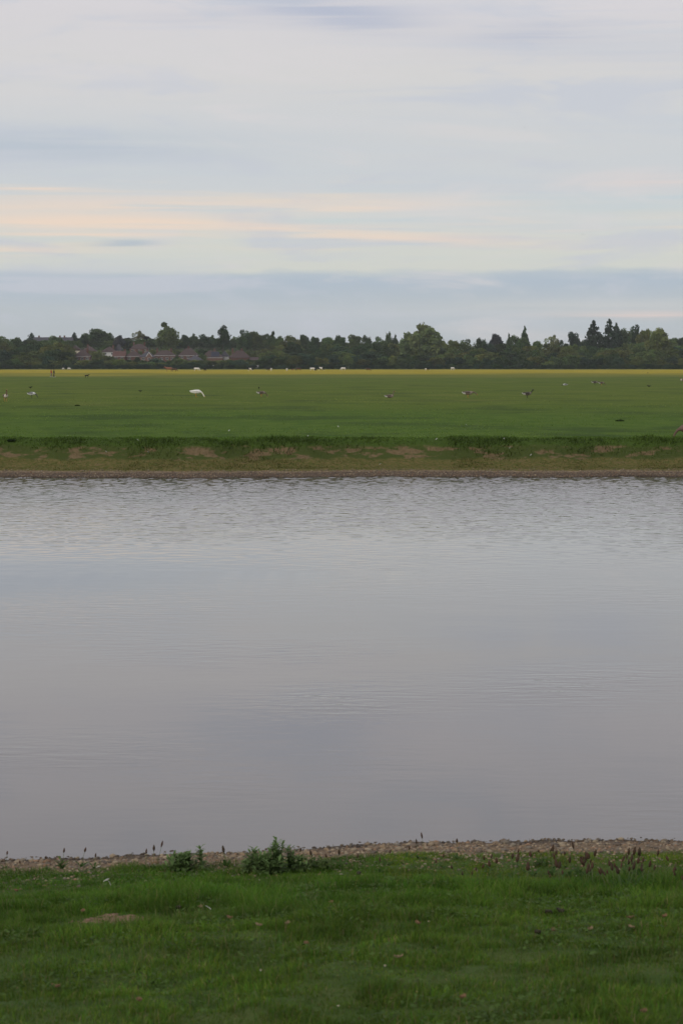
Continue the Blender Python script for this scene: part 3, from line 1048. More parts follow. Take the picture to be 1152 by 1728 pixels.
def boxes(name, parts, mat, parent):
    bm = bmesh.new()
    for p in parts: box(bm, *p)
    return link(name, bm_mesh(name, bm), parent, mat=mat)


def roof_mesh(w, d, h, z, hip, over=.4, th=.18):
    bm = bmesh.new()
    x, y = w / 2 + over, d / 2 + over
    rx = x - (min(y, x * .9) if hip else 0)
    for dz in (0, th):
        pass
    b0 = [bm.verts.new(p) for p in ((-x, -y, z - th), (x, -y, z - th), (x, y, z - th), (-x, y, z - th))]
    b1 = [bm.verts.new(p) for p in ((-x, -y, z), (x, -y, z), (x, y, z), (-x, y, z))]
    r0, r1 = bm.verts.new((-rx, 0, z + h)), bm.verts.new((rx, 0, z + h))
    bm.faces.new(b0[::-1])
    for i in range(4): bm.faces.new((b0[i], b0[(i + 1) % 4], b1[(i + 1) % 4], b1[i]))
    bm.faces.new((b1[0], b1[1], r1, r0))
    bm.faces.new((b1[2], b1[3], r0, r1))
    bm.faces.new((b1[1], b1[2], r1))
    bm.faces.new((b1[3], b1[0], r0))
    return bm_mesh('roof', bm)


def window(parent, x, y, z, w, h):
    f = boxes('window', [(x - w / 2, x + w / 2, y - .08, y + .05, z + h - .09, z + h), (x - w / 2, x + w / 2, y - .10, y + .05, z, z + .10), (x - w / 2, x - w / 2 + .08, y - .08, y + .05, z + .10, z + h - .09), (x + w / 2 - .08, x + w / 2, y - .08, y + .05, z + .10, z + h - .09), (x - .04, x + .04, y - .07, y + .05, z + .10, z + h - .09)], M['white'], parent)
    boxes('pane', [(x - w / 2 + .08, x + w / 2 - .08, y - .02, y + .03, z + .10, z + h - .09)], M['glass'], f)


def house(px, D, wpx, label, wall='brick', roof='rooftile', hip=True, wall_h=5.0, roof_h=3.0, depth=8.0, rz=0.0, chim=(0,), bay=None, gable=None, band=None, solar=False, sink=0.0, name='brick_house', cols=None):
    x = (px - W_PX / 2) / F_PX * D
    z0 = ground_far(x, D) - .3 - sink
    w = wpx / F_PX * D
    root = empty(name, (x, D, z0), rz)
    boxes('wall', [(-w / 2, w / 2, -depth / 2, depth / 2, 0, wall_h)], M[wall], root)
    rf = link('roof', roof_mesh(w, depth, roof_h, wall_h + .18, hip), root, mat=M[roof])
    for c in chim:
        ch = boxes('chimney', [(c * w - .5, c * w + .5, -.35, .35, wall_h + roof_h * .5, wall_h + roof_h + 1.3)], M['brick'], rf)
    if not hip:
        for s in (-1, 1):
            bm = bmesh.new()
            xx = s * w / 2
            v = [bm.verts.new(p) for p in ((xx, -depth / 2, wall_h), (xx, depth / 2, wall_h), (xx, 0, wall_h + roof_h * .94), (xx - s * .2, -depth / 2, wall_h), (xx - s * .2, depth / 2, wall_h), (xx - s * .2, 0, wall_h + roof_h * .94))]
            for f in ((0, 1, 2), (5, 4, 3), (0, 3, 4, 1), (1, 4, 5, 2), (2, 5, 3, 0)): bm.faces.new([v[i] for i in f])
            link('gable', bm_mesh('gable', bm), root, mat=M[wall])
    nwin = cols or max(2, int(w / 3.0))
    fy = -depth / 2
    for i in range(nwin):
        wx = -w / 2 + w * (i + .5) / nwin
        for zz in (1.0, 3.4):
            if zz + 1.3 > wall_h: continue
            window(root, wx, fy, zz, min(1.7, w / nwin * .6), 1.25)
    d = boxes('door', [(w * .5 / nwin * 0 - .45, .45, fy - .06, fy + .04, 0.1, 2.2)], M['white'], root)
    boxes('handle', [(.28, .36, fy - .12, fy - .06, 1.05, 1.2)], M['slate'], d)
    if band:
        boxes('eaves_board', [(-w / 2 - .2, w / 2 + .2, fy - .44, fy - .41, wall_h - .02, wall_h + .16)], M['white'], root)
    if bay is not None:
        bx = bay * w
        b1 = boxes('bay', [(bx - 1.3, bx + 1.3, fy - .9, fy, .2, 2.9)], M['white'], root)
        boxes('pane', [(bx - 1.1, bx + 1.1, fy - .93, fy - .89, 1.2, 2.5)], M['glass'], b1)
    if gable is not None:
        gx, gw, gmat = gable
        bm = bmesh.new()
        x0, x1, y0, y1, zt, ap = gx * w - gw / 2, gx * w + gw / 2, fy - .5, fy + 3, wall_h + .1, wall_h + roof_h * .82
        v = [bm.verts.new(p) for p in ((x0, y0, 0), (x1, y0, 0), (x1, y0, zt), ((x0 + x1) / 2, y0, ap), (x0, y0, zt), (x0, y1, 0), (x1, y1, 0), (x1, y1, zt), ((x0 + x1) / 2, y1, ap), (x0, y1, zt))]
        for f in ((0, 1, 2, 3, 4), (9, 8, 7, 6, 5), (0, 4, 9, 5), (1, 6, 7, 2), (2, 7, 8, 3), (3, 8, 9, 4)): bm.faces.new([v[i] for i in f])
        gb = link('gable_wing', bm_mesh('gable_wing', bm), root, mat=M[gmat])
        bm = bmesh.new()
        for s, (q, e) in ((-1, (x0, (x0 + x1) / 2)), (1, ((x0 + x1) / 2, x1))):
            za, zb = (zt, ap) if s < 0 else (ap, zt)
            v = [bm.verts.new(p) for p in ((q, y0 - .08, za - .05), (e, y0 - .08, zb - .05), (e, y0 - .08, zb + .4), (q, y0 - .08, za + .4), (q, y0 + .3, za - .05), (e, y0 + .3, zb - .05), (e, y0 + .3, zb + .4), (q, y0 + .3, za + .4))]
            for f in ((0, 1, 2, 3), (7, 6, 5, 4), (0, 4, 5, 1), (2, 6, 7, 3), (0, 3, 7, 4), (1, 5, 6, 2)): bm.faces.new([v[i] for i in f])
        link('bargeboard', bm_mesh('bargeboard', bm), gb, mat=M['white'])
        window(root, gx * w, y0, 3.3, 1.5, 1.25)
    if solar:
        bm = bmesh.new()
        zt = wall_h + .18
        y_e = -depth / 2 - .4
        sl = roof_h / (depth / 2 + .4)
        ps = []
        for (xx, t) in ((-w * .05, .15), (w * .33, .15), (w * .33, .8), (-w * .05, .8)):
            yy = y_e * (1 - t)
            zz = zt + (yy - y_e) * sl + .08
            ps.append(bm.verts.new((xx, yy, zz)))
        bm.faces.new(ps)
        bmesh.ops.solidify(bm, geom=bm.faces[:], thickness=-.06)
        link('solar_panel', bm_mesh('solar_panel', bm), root, mat=M['solar'])
    tag(root, label, 'house', 'houses on the slope behind the hedge')
    return root


house(141, 1345, 27, 'brown-roofed brick house with a white bay, lowest beside the tall dark trees', bay=-.3, chim=(.3,), band=True, roof_h=3.6, wall_h=5.2)
house(152, 1440, 24, 'brown-roofed house half hidden above the brick house with the white bay', chim=(-.1,), wall='pinkbrick', roof='rooftile')
house(129, 1450, 9, 'small white-gabled house peeping between trees', wall='cream', roof='rooftile', hip=False, depth=7, rz=math.pi / 2, chim=())
house(186, 1430, 25, 'dark-roofed house with white upper wall left of the cream gable', wall='white', roof='rooftile', chim=(.25,))
house(201.5, 1435, 15, 'house end with a bright cream gable wall', wall='cream', roof='slate', hip=False, rz=math.pi / 2 + .1, depth=5.0, roof_h=4.2, wall_h=5.6, chim=())
house(203, 1350, 20, 'brick semi-detached house with a red party wall, its roof joining the next', roof='redroof', chim=(.45,), band=True, hip=False)
house(227, 1352, 26, 'low brown-roofed brick house between the red roof and the white gable', roof='rooftile', chim=(.2,), band=True)
house(250, 1342, 24, 'brick house with a white-trimmed pointed gable wing', wall='pinkbrick', roof='slate', gable=(.15, 3.4, 'pinkbrick'), chim=(-.3,))
house(279, 1344, 36, 'wide red brick house with white upper windows', wall='brick', roof='rooftile', band=True, chim=(.3, -.35), wall_h=5.6)
house(319, 1370, 32, 'pyramid-roofed house with pale eaves and a centre chimney', wall='brick', roof='rooftile', band=True, chim=(0,), roof_h=4.2)
house(330, 1325, 24, 'low slate-roofed house with pinkish walls', wall='pinkbrick', roof='slate', chim=(), wall_h=3.6, roof_h=2.6)
house(359, 1345, 36, 'house with bluish panels on its brown hipped roof', wall='pinkbrick', roof='rooftile', solar=True, chim=(.1,), wall_h=4.4, roof_h=4.0, band=True)
house(380, 1352, 13, 'narrow white-gabled house beside the blue roof panels', wall='white', roof='slate', hip=False, rz=math.pi / 2, depth=4.4, chim=())
house(405, 1340, 34, 'red brick house with hipped roof and white porch near the low terrace', wall='brick', roof='rooftile', bay=-.2, chim=(-.35, .1), roof_h=4.0, wall_h=4.6)
house(434, 1340, 28, 'low terrace with orange brick front and a row of small windows', wall='pinkbrick', roof='rooftile', hip=False, wall_h=3.2, roof_h=1.6, chim=(), cols=7)
house(236, 1470, 30, 'grey-brown roof showing above the brick houses among trees', wall='pinkbrick', roof='rooftile', chim=(-.3, .3))
house(92, 1562, 64, 'long ridge roof with three chimneys on the hilltop skyline', wall='brick', roof='slate', hip=False, chim=(-.38, .17, .29), wall_h=5.2, roof_h=3.4, name='terrace_house')


# white vehicles by the hedge
def caravan(px, py, D, label, w=5.2):
    p = at(px, py, D)
    z0 = ground_far(p.x, D)
    root = empty('caravan', (p.x, D, z0))
    root.scale = (.72, .72, .72)
    bm = bmesh.new()
    prof = [(-w / 2, .5), (w / 2 - .2, .5), (w / 2, 1.2), (w / 2 - .35, 2.4), (-w / 2 + .5, 2.55), (-w / 2, 1.9)]
    a = [bm.verts.new((x, -1.05, z)) for x, z in prof]
    b2 = [bm.verts.new((x, 1.05, z)) for x, z in prof]
    bm.faces.new(a)
    bm.faces.new(b2[::-1])
    for i in range(6): bm.faces.new((a[i], b2[i], b2[(i + 1) % 6], a[(i + 1) % 6]))
    bmesh.ops.bevel(bm, geom=bm.edges[:], offset=.12, segments=2, affect='EDGES')
    link('body', bm_mesh('body', bm, True), root, mat=M['white'])
    for x in (-w * .25, w * .2): boxes('window', [(x - .6, x + .6, -1.08, -1.0, 1.5, 2.1)], M['glass'], root)
    for s in (-1, 1):
        bm = bmesh.new()
        bmesh.ops.create_cone(bm, segments=14, radius1=.34, radius2=.34, depth=.2, cap_ends=True, matrix=Matrix.Translation((0, s * .85, .34)) @ Matrix.Rotation(math.pi / 2, 4, 'X'))
        link('wheel', bm_mesh('wheel', bm), root, mat=M['slate'])
    tag(root, label, 'caravan')


caravan(356, 618, 1236, 'small white caravan parked in the hedge before the blue-panelled house')
caravan(431, 615, 1236, 'white caravan showing through the hedge near the low terrace', 5.6)


# ------------------------------------------------------------------ bodies (one continuous surface from joined volumes)
def blob(name, caps, voxel, smooth=3):
    bm = bmesh.new()
    for (p0, r0, p1, r1) in caps:
        p0, p1 = Vector(p0), Vector(p1)
        L = (p1 - p0).length
        n = max(2, int(L / (max(min(r0, r1), .006) * .45)) + 1)
        for i in range(n):
            t = i / (n - 1)
            bmesh.ops.create_icosphere(bm, subdivisions=2, radius=r0 + (r1 - r0) * t, matrix=Matrix.Translation(p0.lerp(p1, t)))
    me0 = bpy.data.meshes.new('tmp')
    bm.to_mesh(me0)
    bm.free()
    ob = bpy.data.objects.new('tmp', me0)
    COL.objects.link(ob)
    md = ob.modifiers.new('r', 'REMESH')
    md.mode = 'VOXEL'
    md.voxel_size = voxel
    md.use_smooth_shade = True
    if smooth:
        sm_ = ob.modifiers.new('s', 'SMOOTH')
        sm_.iterations = smooth
        sm_.factor = .5
    dg = bpy.context.evaluated_depsgraph_get()
    me_ = bpy.data.meshes.new_from_object(ob.evaluated_get(dg))
    me_.name = name
    bpy.data.objects.remove(ob)
    bpy.data.meshes.remove(me0)
    return me_


def paint(me_, fn, mat):
    n = len(me_.vertices)
    co = np.empty(n * 3, np.float32)
    me_.vertices.foreach_get('co', co)
    c = fn(co.reshape(-1, 3))
    ca = me_.color_attributes.new('col', 'FLOAT_COLOR', 'POINT')
    c4 = np.ones((n, 4), np.float32)
    c4[:, :3] = c
    ca.data.foreach_set('color', c4.ravel())
    me_.materials.clear()
    me_.materials.append(mat)
    return me_


def flat(c):
    return lambda co: np.repeat(np.array([c]), len(co), 0)


NECKS = {'up': [((.22, 0, .40), .085), ((.30, 0, .52), .045), ((.31, 0, .66), .036), ((.33, 0, .74), .042), ((.39, 0, .735), .034)],
         'graze': [((.24, 0, .36), .08), ((.36, 0, .31), .045), ((.45, 0, .20), .036), ((.49, 0, .10), .040), ((.53, 0, .05), .030)],
         'low': [((.24, 0, .39), .08), ((.38, 0, .40), .045), ((.49, 0, .36), .036), ((.55, 0, .30), .042), ((.60, 0, .26), .032)],
         'mid': [((.23, 0, .40), .08), ((.33, 0, .48), .045), ((.39, 0, .58), .036), ((.42, 0, .64), .042), ((.48, 0, .625), .032)]}


def goose(neck, sit, pal):
    body, wing, rear, headc, bill, breast = pal
    dz = -.20 if sit else 0.0
    nk = [((p[0], p[1], max(p[2] + dz, .05) if sit else p[2]), r_) for p, r_ in NECKS[neck]]
    caps = [((-.40, 0, .40 + dz), .028, (-.28, 0, .37 + dz), .075), ((-.28, 0, .36 + dz), .085, (-.05, 0, .345 + dz), .14), ((-.05, 0, .345 + dz), .14, (.16, 0, .36 + dz), .13), ((.16, 0, .36 + dz), .125, nk[0][0], nk[0][1])]
    for (p, r0), (q, r1) in zip(nk[:-1], nk[1:]): caps.append((p, r0, q, r1))
    me_ = blob('body', caps, .016)

    def fn(co):
        c = np.repeat(np.array([body]), len(co), 0)
        c = np.where(((co[:, 0] < -.17) & (co[:, 2] < .375 + dz))[:, None], np.array([rear]), c)
        c = np.where((co[:, 0] < -.36)[:, None], np.array([rear]), c)
        c = np.where(((co[:, 0] > .10) & (co[:, 0] < .30) & (co[:, 2] < .47 + dz))[:, None], np.array([breast]), c)
        hp = np.array(nk[1][0])
        on_neck = (np.linalg.norm(co - hp, axis=1) < .06) | (co[:, 0] > hp[0] - .035) & (np.abs(co[:, 2] - hp[2]) > .0) & ((co[:, 2] > hp[2] - .02) if nk[-1][0][2] > hp[2] else (co[:, 0] > hp[0] - .02))
        return np.where(on_neck[:, None], np.array([headc]), c) * (.85 + .3 * vnoise(co[:, 0] * 30, co[:, 2] * 30 + co[:, 1] * 19, 3))[:, None]
    paint(me_, fn, M['vcol'])
    root = empty('goose')
    link('body', me_, root)
    for s in (-1, 1):
        w_ = blob('wing', [((-.36, s * .045, .41 + dz), .022, (-.12, s * .11, .40 + dz), .055), ((-.12, s * .11, .40 + dz), .055, (.10, s * .10, .40 + dz), .06)], .014)
        link('wing', paint(w_, flat(wing), M['vcol']), root)
    h0, h1 = Vector(nk[-2][0]), Vector(nk[-1][0])
    d = (h1 - h0).normalized()
    bm = bmesh.new()
    tube(bm, [h1 + d * .015, h1 + d * .05, h1 + d * .085], [.024, .016, .008], 7)
    link('bill', paint(bm_mesh('bill', bm, True), flat(bill), M['vcol']), root)
    if not sit:
        for s in (-1, 1):
            bm = bmesh.new()
            tube(bm, [(0, s * .065, .25), (-.015, s * .065, .12), (0, s * .065, .012)], [.022, .012, .011], 6)
            tube(bm, [(-.015, s * .065, .012), (.09, s * .085, .008)], [.012, .012], 5)
            tube(bm, [(-.015, s * .065, .012), (.09, s * .045, .008)], [.012, .012], 5)
            link('leg', paint(bm_mesh('leg', bm, True), flat(bill), M['vcol']), root)
    return root


GREY = ((.15, .115, .09), (.10, .08, .066), (.62, .60, .57), (.15, .11, .085), (.45, .20, .06), (.26, .21, .17))
DARKG = ((.10, .08, .068), (.045, .040, .036), (.55, .53, .50), (.016, .015, .015), (.03, .03, .03), (.20, .17, .14))
WHITE = ((.78, .76, .71), (.80, .78, .74), (.80, .78, .74), (.76, .72, .62), (.55, .25, .06), (.78, .76, .71))
PIED = ((.55, .55, .56), (.055, .055, .065), (.60, .60, .60), (.05, .05, .055), (.03, .03, .03), (.60, .60, .60))
PALEF = ((.20, .155, .12), (.14, .11, .09), (.5, .46, .40), (.16, .10, .07), (.50, .24, .08), (.58, .52, .44))
GS = 'geese feeding on the meadow'


def place(root, px, py, rz, s=1.0, label=None, cat=None, group=None, finder=hf):
    p = finder(px, py)
    root.location = p - Vector((0, 0, .01))
    root.rotation_euler = (0, 0, rz)
    root.scale = (s, s, s)
    tag(root, label, cat, group)
    return root


place(goose('up', False, PALEF), 10, 677.5, R(-70), 1.0, 'pale-breasted goose standing upright facing the river, neck raised', 'goose', GS)
place(goose('graze', False, PIED), 54, 671, R(-10), .85, 'black and white goose feeding near the upright pale-breasted goose', 'goose', GS)
place(goose('graze', False, WHITE), 331, 670, R(0), 1.15, 'white goose with its neck bent down to the grass', 'goose', GS)
place(goose('graze', False, GREY), 441, 669.5, R(12), .9, 'brown goose with a white rear feeding beside the white goose', 'goose', GS)
place(goose('up', True, GREY), 657, 671.5, R(-6), .9, 'brown goose sitting with its dark neck up and white tail showing', 'goose', GS)
place(goose('low', False, GREY), 789, 671.5, R(0), 1.05, 'brown goose with white rear and head held low, walking', 'goose', GS)
place(goose('mid', False, DARKG), 889, 672, R(14), .95, 'dark goose with a black neck half raised', 'goose', GS)
place(goose('low', False, DARKG), 1003, 650, R(-8), 1.05, 'dark goose with white rear, behind the browner one of a close pair', 'goose', GS)
place(goose('graze', False, GREY), 1014, 650.5, R(8), .95, 'browner goose of a close pair, feeding with head down', 'goose', GS)
place(goose('graze', True, PIED), 953, 650.5, R(180), .8, 'small pale grey goose sitting low in the grass near the close pair', 'goose', GS)
place(goose('up', True, PALEF), 1151, 643, R(170), 1.2, 'pale brown goose at the meadow edge near the yellow flowers', 'goose', GS)
place(goose('graze', False, ((.13, .085, .06), (.09, .065, .05), (.4, .38, .35), (.13, .085, .06), (.30, .16, .07), (.14, .095, .07))), 1161, 741, R(184), .95, 'large brown goose reaching its head down at the lip of the bank', 'goose', GS)


def crow():
    me_ = blob('body', [((-.20, 0, .20), .014, (-.10, 0, .17), .04), ((-.10, 0, .16), .045, (.04, 0, .16), .065), ((.04, 0, .16), .06, (.12, 0, .21), .04), ((.12, 0, .21), .04, (.15, 0, .23), .036)], .012)
    root = empty('crow')
    link('body', paint(me_, flat((.012, .012, .014)), M['vcol']), root)
    for s in (-1, 1):
        link('wing', paint(blob('wing', [((-.20, s * .02, .19), .012, (.05, s * .05, .18), .03)], .01), flat((.015, .015, .018)), M['vcol']), root)
        bm = bmesh.new()
        tube(bm, [(.0, s * .03, .11), (.0, s * .03, .006), (.04, s * .03, .006)], [.01, .007, .006], 5)
        link('leg', paint(bm_mesh('leg', bm), flat((.012, .012, .012)), M['vcol']), root)
    bm = bmesh.new()
    tube(bm, [(.18, 0, .23), (.235, 0, .215)], [.016, .005], 6)
    link('bill', paint(bm_mesh('bill', bm), flat((.015, .015, .015)), M['vcol']), root)
    return root


cr = crow()
CR = 'crows scattered over the meadow'
place(cr, 52, 656, R(20), 1.0, 'small black crow on the grass above the black and white goose', 'crow', CR)
for (px, py, rz, s, lab) in [(437, 657, 100, 1.0, 'small black crow behind the brown goose that feeds near the white goose'), (1094, 654, 150, 1.1, 'small black crow right of the close pair of geese'), (1092, 630, 0, 1.1, 'tiny black crow by the edge of the yellow flowers'), (237, 662, 190, .8, 'tiny black crow alone on the grass left of the white goose')]:
    place(copy_tree(cr), px, py, R(rz), s, lab, 'crow', CR)


def quadruped(name, col_fn, graze=True, lie=False, kind='cow'):
    k = 1.0
    caps = [((-.72, 0, 1.0), .27, (-.2, 0, .93), .34), ((-.2, 0, .93), .34, (.45, 0, .95), .33), ((.45, 0, .95), .33, (.70, 0, 1.03), .24)]
    if graze:
        caps += [((.70, 0, 1.03), .23, (1.05, 0, .72), .15), ((1.05, 0, .72), .14, (1.18, 0, .52), .13), ((1.18, 0, .50), .13, (1.30, 0, .16), .075)]
        head = Vector((1.16, 0, .60))
    else:
        caps += [((.70, 0, 1.05), .23, (1.02, 0, 1.28), .15), ((1.02, 0, 1.30), .14, (1.16, 0, 1.33), .13), ((1.16, 0, 1.33), .13, (1.45, 0, 1.16), .075)]
        head = Vector((1.08, 0, 1.40))
    for sx, fx in ((-.62, -1), (.50, 1)):
        for s in (-1, 1):
            kx = sx + (.05 if fx > 0 else -.10)
            caps += [((sx, s * .17, .85), .17, (sx + (.02 if fx > 0 else .06), s * .2, .58), .10), ((sx + (.02 if fx > 0 else .06), s * .2, .58), .095, (kx, s * .2, .38), .062), ((kx, s * .2, .38), .06, (sx - (.04 if fx < 0 else 0), s * .2, .06), .05), ((sx - (.04 if fx < 0 else 0), s * .2, .05), .06, (sx + .05, s * .2, .05), .05)]
    me_ = blob('body', caps, .035)
    root = empty(name)
    link('body', paint(me_, col_fn, M['vcol']), root)
    tl = blob('tail', [((-.95, 0, 1.12), .035, (-1.03, 0, .75), .025), ((-1.03, 0, .75), .03, (-1.02, 0, .45), .05)], .02)
    link('tail', paint(tl, col_fn, M['vcol']), root)
    for s in (-1, 1):
        e = blob('ear', [(head + Vector((0, s * .10, 0)), .03, head + Vector((0, s * .25, .03)), .035)], .015)
        link('ear', paint(e, col_fn, M['vcol']), root)
    return root


def patchy(a, b_, th, seed):
    def fn(co):
        f = fbm(co[:, 0] * 1.3 + 9, co[:, 2] * 1.1 + co[:, 1] * .7, seed, 2)
        return np.where((f > th)[:, None], np.array([a]), np.array([b_]))
    return fn


WH, BK, BR, RB = (.72, .69, .64), (.018, .017, .017), (.075, .042, .03), (.22, .10, .065)
PROTO = {'white': quadruped('cow', patchy(WH, WH, .5, 1)), 'pied': quadruped('cow', patchy(WH, BK, .42, 2)), 'black': quadruped('cow', patchy(BK, BK, .5, 3)),
         'brown': quadruped('cow', patchy(BR, BR, .5, 4)), 'red': quadruped('cow', patchy(RB, RB, .5, 5), False), 'half': quadruped('cow', patchy(BK, WH, .52, 6))}
CW = 'cattle grazing among the yellow flowers'
used = set()
for (px, py, kind, rz, s, lab) in [
    (285, 627, 'red', 180, 1.25, 'reddish brown cow standing sideways next to a dark brown one'), (294, 627.2, 'brown', 15, 1.0, 'dark brown cow grazing next to the reddish one'),
    (332, 626, 'white', 0, 1.0, 'all white cow grazing next to a black cow'), (346, 626, 'black', 70, .9, 'small black cow seen end-on near the all white one'),
    (422, 626, 'pied', 10, .9, 'white cow with black patches, left of two on the hedge side'), (455, 626, 'half', 170, .9, 'half black half white cow by itself'),
    (484, 625.8, 'white', 80, .8, 'white cow seen end-on, small against the hedge'), (504, 626, 'brown', 180, .95, 'dark brown cow alone between white ones'),
    (527, 625.5, 'white', 5, .95, 'white cow with a dark calf at its nose'), (532, 625.8, 'black', 60, .7, 'black calf at the nose of a white cow'),
    (541, 625.5, 'pied', 0, 1.1, 'long white cow with dark face patches'), (579, 625, 'white', 180, .95, 'white cow standing alone right of the long patched one'),
    (621, 626, 'brown', 0, .8, 'low brown cow below the pale willow-like tree'), (720, 625.5, 'half', 0, .8, 'small black and white cow under the big pale tree'),
    (763, 624.5, 'white', 30, .9, 'pinkish white cow farthest along the hedge'), (493, 625.6, 'red', 0, .5, 'tiny reddish calf beside the dark brown cow'),
    (107, 624, 'white', 60, .7, 'pale calf by the hedge behind the two walkers'), (117, 624, 'white', 0, .7, 'second pale calf by the hedge behind the walkers')]:
    r_ = PROTO[kind] if kind not in used else copy_tree(PROTO[kind])
    used.add(kind)
    place(r_, px, py, R(rz), s, lab, 'cow', CW)

# dark dog near the walkers
dg_ = blob('body', [((-.30, 0, .48), .10, (.15, 0, .48), .13), ((.15, 0, .48), .13, (.32, 0, .56), .08), ((.32, 0, .56), .075, (.42, 0, .66), .07), ((.42, 0, .66), .07, (.56, 0, .62), .035),
                    ] + [c_ for sx in (-.28, .2) for s in (-1, 1) for c_ in (((sx, s * .08, .42), .08, (sx + .03, s * .09, .25), .045), ((sx + .03, s * .09, .25), .042, (sx - .02, s * .09, .03), .03))], .018)
dog = empty('dog')
link('body', paint(dg_, flat((.016, .015, .015)), M['vcol']), dog)
link('tail', paint(blob('tail', [((-.38, 0, .54), .03, (-.62, 0, .62), .015)], .012), flat((.016, .015, .015)), M['vcol']), dog)
for s in (-1, 1): link('ear', paint(blob('ear', [((.40, s * .06, .70), .022, (.39, s * .08, .62), .025)], .01), flat((.014, .013, .013)), M['vcol']), dog)
place(dog, 147, 637.5, R(0), 1.1, 'black dog on the grass right of the two walkers', 'dog')


# people
def person(top, trousers, hair, phase, label, px, py, rz, bag=None):
    S = phase
    hipL, hipR = (0, .09, .92), (0, -.09, .92)
    kL, kR = (.10 * S, .10, .49), (-.02 * S, -.10, .48)
    aL, aR = (.16 * S, .10, .09), (-.26 * S, -.10, .14)
    skin = [((0, 0, 1.42), .058, (.015, 0, 1.52), .055), ((.02, 0, 1.60), .085, (.025, 0, 1.66), .09), ((.05, 0, 1.56), .055, (.04, 0, 1.60), .07), ((.115, 0, 1.60), .014, (.105, 0, 1.63), .010),
            ((.02, .088, 1.60), .018, (.02, .088, 1.64), .02), ((.02, -.088, 1.60), .018, (.02, -.088, 1.64), .02),
            ((0, 0, 1.0), .13, (0, 0, 1.35), .14), ((0, -.15, 1.38), .06, (0, .15, 1.38), .06)]
    for (h, kn, an) in ((hipL, kL, aL), (hipR, kR, aR)):
        skin += [(h, .085, kn, .058), (kn, .058, an, .04), ((an[0], an[1], an[2] - .03), .04, (an[0] + .15, an[1], max(.04, an[2] - .05)), .035)]
    hands = []
    for s in (-1, 1):
        sh, el, wr = Vector((0, s * .19, 1.37)), Vector((-.05 * S * s, s * .24, 1.10)), Vector((.10 - .12 * S * s, s * .23, .87))
        skin += [(sh, .055, el, .042), (el, .042, wr, .03)]
        pm = wr + Vector((.01, 0, -.07))
        skin += [(wr, .028, pm, .03)]
        for i, fl in enumerate((.065, .078, .072, .055)):
            fx = -.024 + .016 * i
            skin.append((pm + Vector((fx, 0, -.02)), .009, pm + Vector((fx + .01, -s * .01, -.02 - fl)), .007))
        skin.append((wr + Vector((.02, 0, -.03)), .011, wr + Vector((.05, -s * .01, -.085)), .009))
        hands.append((sh, el, wr))
    root = empty('person')
    link('body', paint(blob('body', skin, .013, 2), flat((.42, .25, .18)), M['vcol']), root)
    jk = [((0, 0, .98), .155, (0, 0, 1.34), .165), ((0, -.16, 1.385), .075, (0, .16, 1.385), .075)]
    for sh, el, wr in hands: jk += [(sh, .072, el, .058), (el, .058, wr + Vector((0, 0, .03)), .045)]
    link('jacket', paint(blob('jacket', jk, .018, 2), flat(top), M['vcol']), root)
    tr = [((0, -.08, .94), .115, (0, .08, .94), .115)]
    for (h, kn, an) in ((hipL, kL, aL), (hipR, kR, aR)): tr += [(h, .105, kn, .075), (kn, .075, an, .06)]
    link('trousers', paint(blob('trousers', tr, .018, 2), flat(trousers), M['vcol']), root)
    for an in (aL, aR):
        link('shoe', paint(blob('shoe', [((an[0] - .03, an[1], max(.045, an[2] - .04)), .05, (an[0] + .17, an[1], max(.04, an[2] - .05)), .042)], .014, 2), flat((.5, .5, .5)), M['vcol']), root)
    link('hair', paint(blob('hair', [((-.02, 0, 1.62), .095, (-.005, 0, 1.69), .085)], .014, 2), flat(hair), M['vcol']), root)
    return place(root, px, py, rz, 1.0, label, 'person', 'walkers at the edge of the yellow flowers')


person((.36, .025, .02), (.16, .15, .15), (.10, .06, .04), 1, 'person in a red top and pale trousers walking beside someone in black', 87, 636.3, R(10))
person((.014, .014, .018), (.02, .02, .026), (.02, .016, .014), -.8, 'person in black clothes and white shoes walking beside someone in red', 91.5, 636.6, R(0))


# birds in the air
def flying_bird():
    root = empty('flying_bird')
    link('body', paint(blob('body', [((-.18, 0, 0), .02, (0, 0, 0), .055), ((0, 0, 0), .055, (.16, 0, .01), .035)], .014), flat((.12, .12, .12)), M['vcol']), root)
    for s in (-1, 1):
        bm = bmesh.new()
        v = [bm.verts.new(p) for p in ((.09, s * .03, .02), (.11, s * .24, .11), (.0, s * .55, .06), (-.04, s * .26, .10), (-.07, s * .03, .02))]
        bm.faces.new(v)
        bmesh.ops.solidify(bm, geom=bm.faces[:], thickness=.012)
        link('wing', paint(bm_mesh('wing', bm), flat((.10, .10, .10)), M['vcol']), root)
    return root


fb = flying_bird()
for i, (px, py, D, rz) in enumerate([(616, 112, 330, 80), (884, 215, 300, 20), (982, 396, 300, -20), (916, 456, 330, 60)]):
    r_ = fb if i == 0 else copy_tree(fb)
    r_.location = at(px, py, D)
    r_.scale = (.4, .4, .4)
    r_.rotation_euler = (R((0, 12, -8, 20)[i]), 0, R(rz))
    tag(r_, 'small dark bird flying far off in the cloudy sky', 'bird', 'birds in the sky')


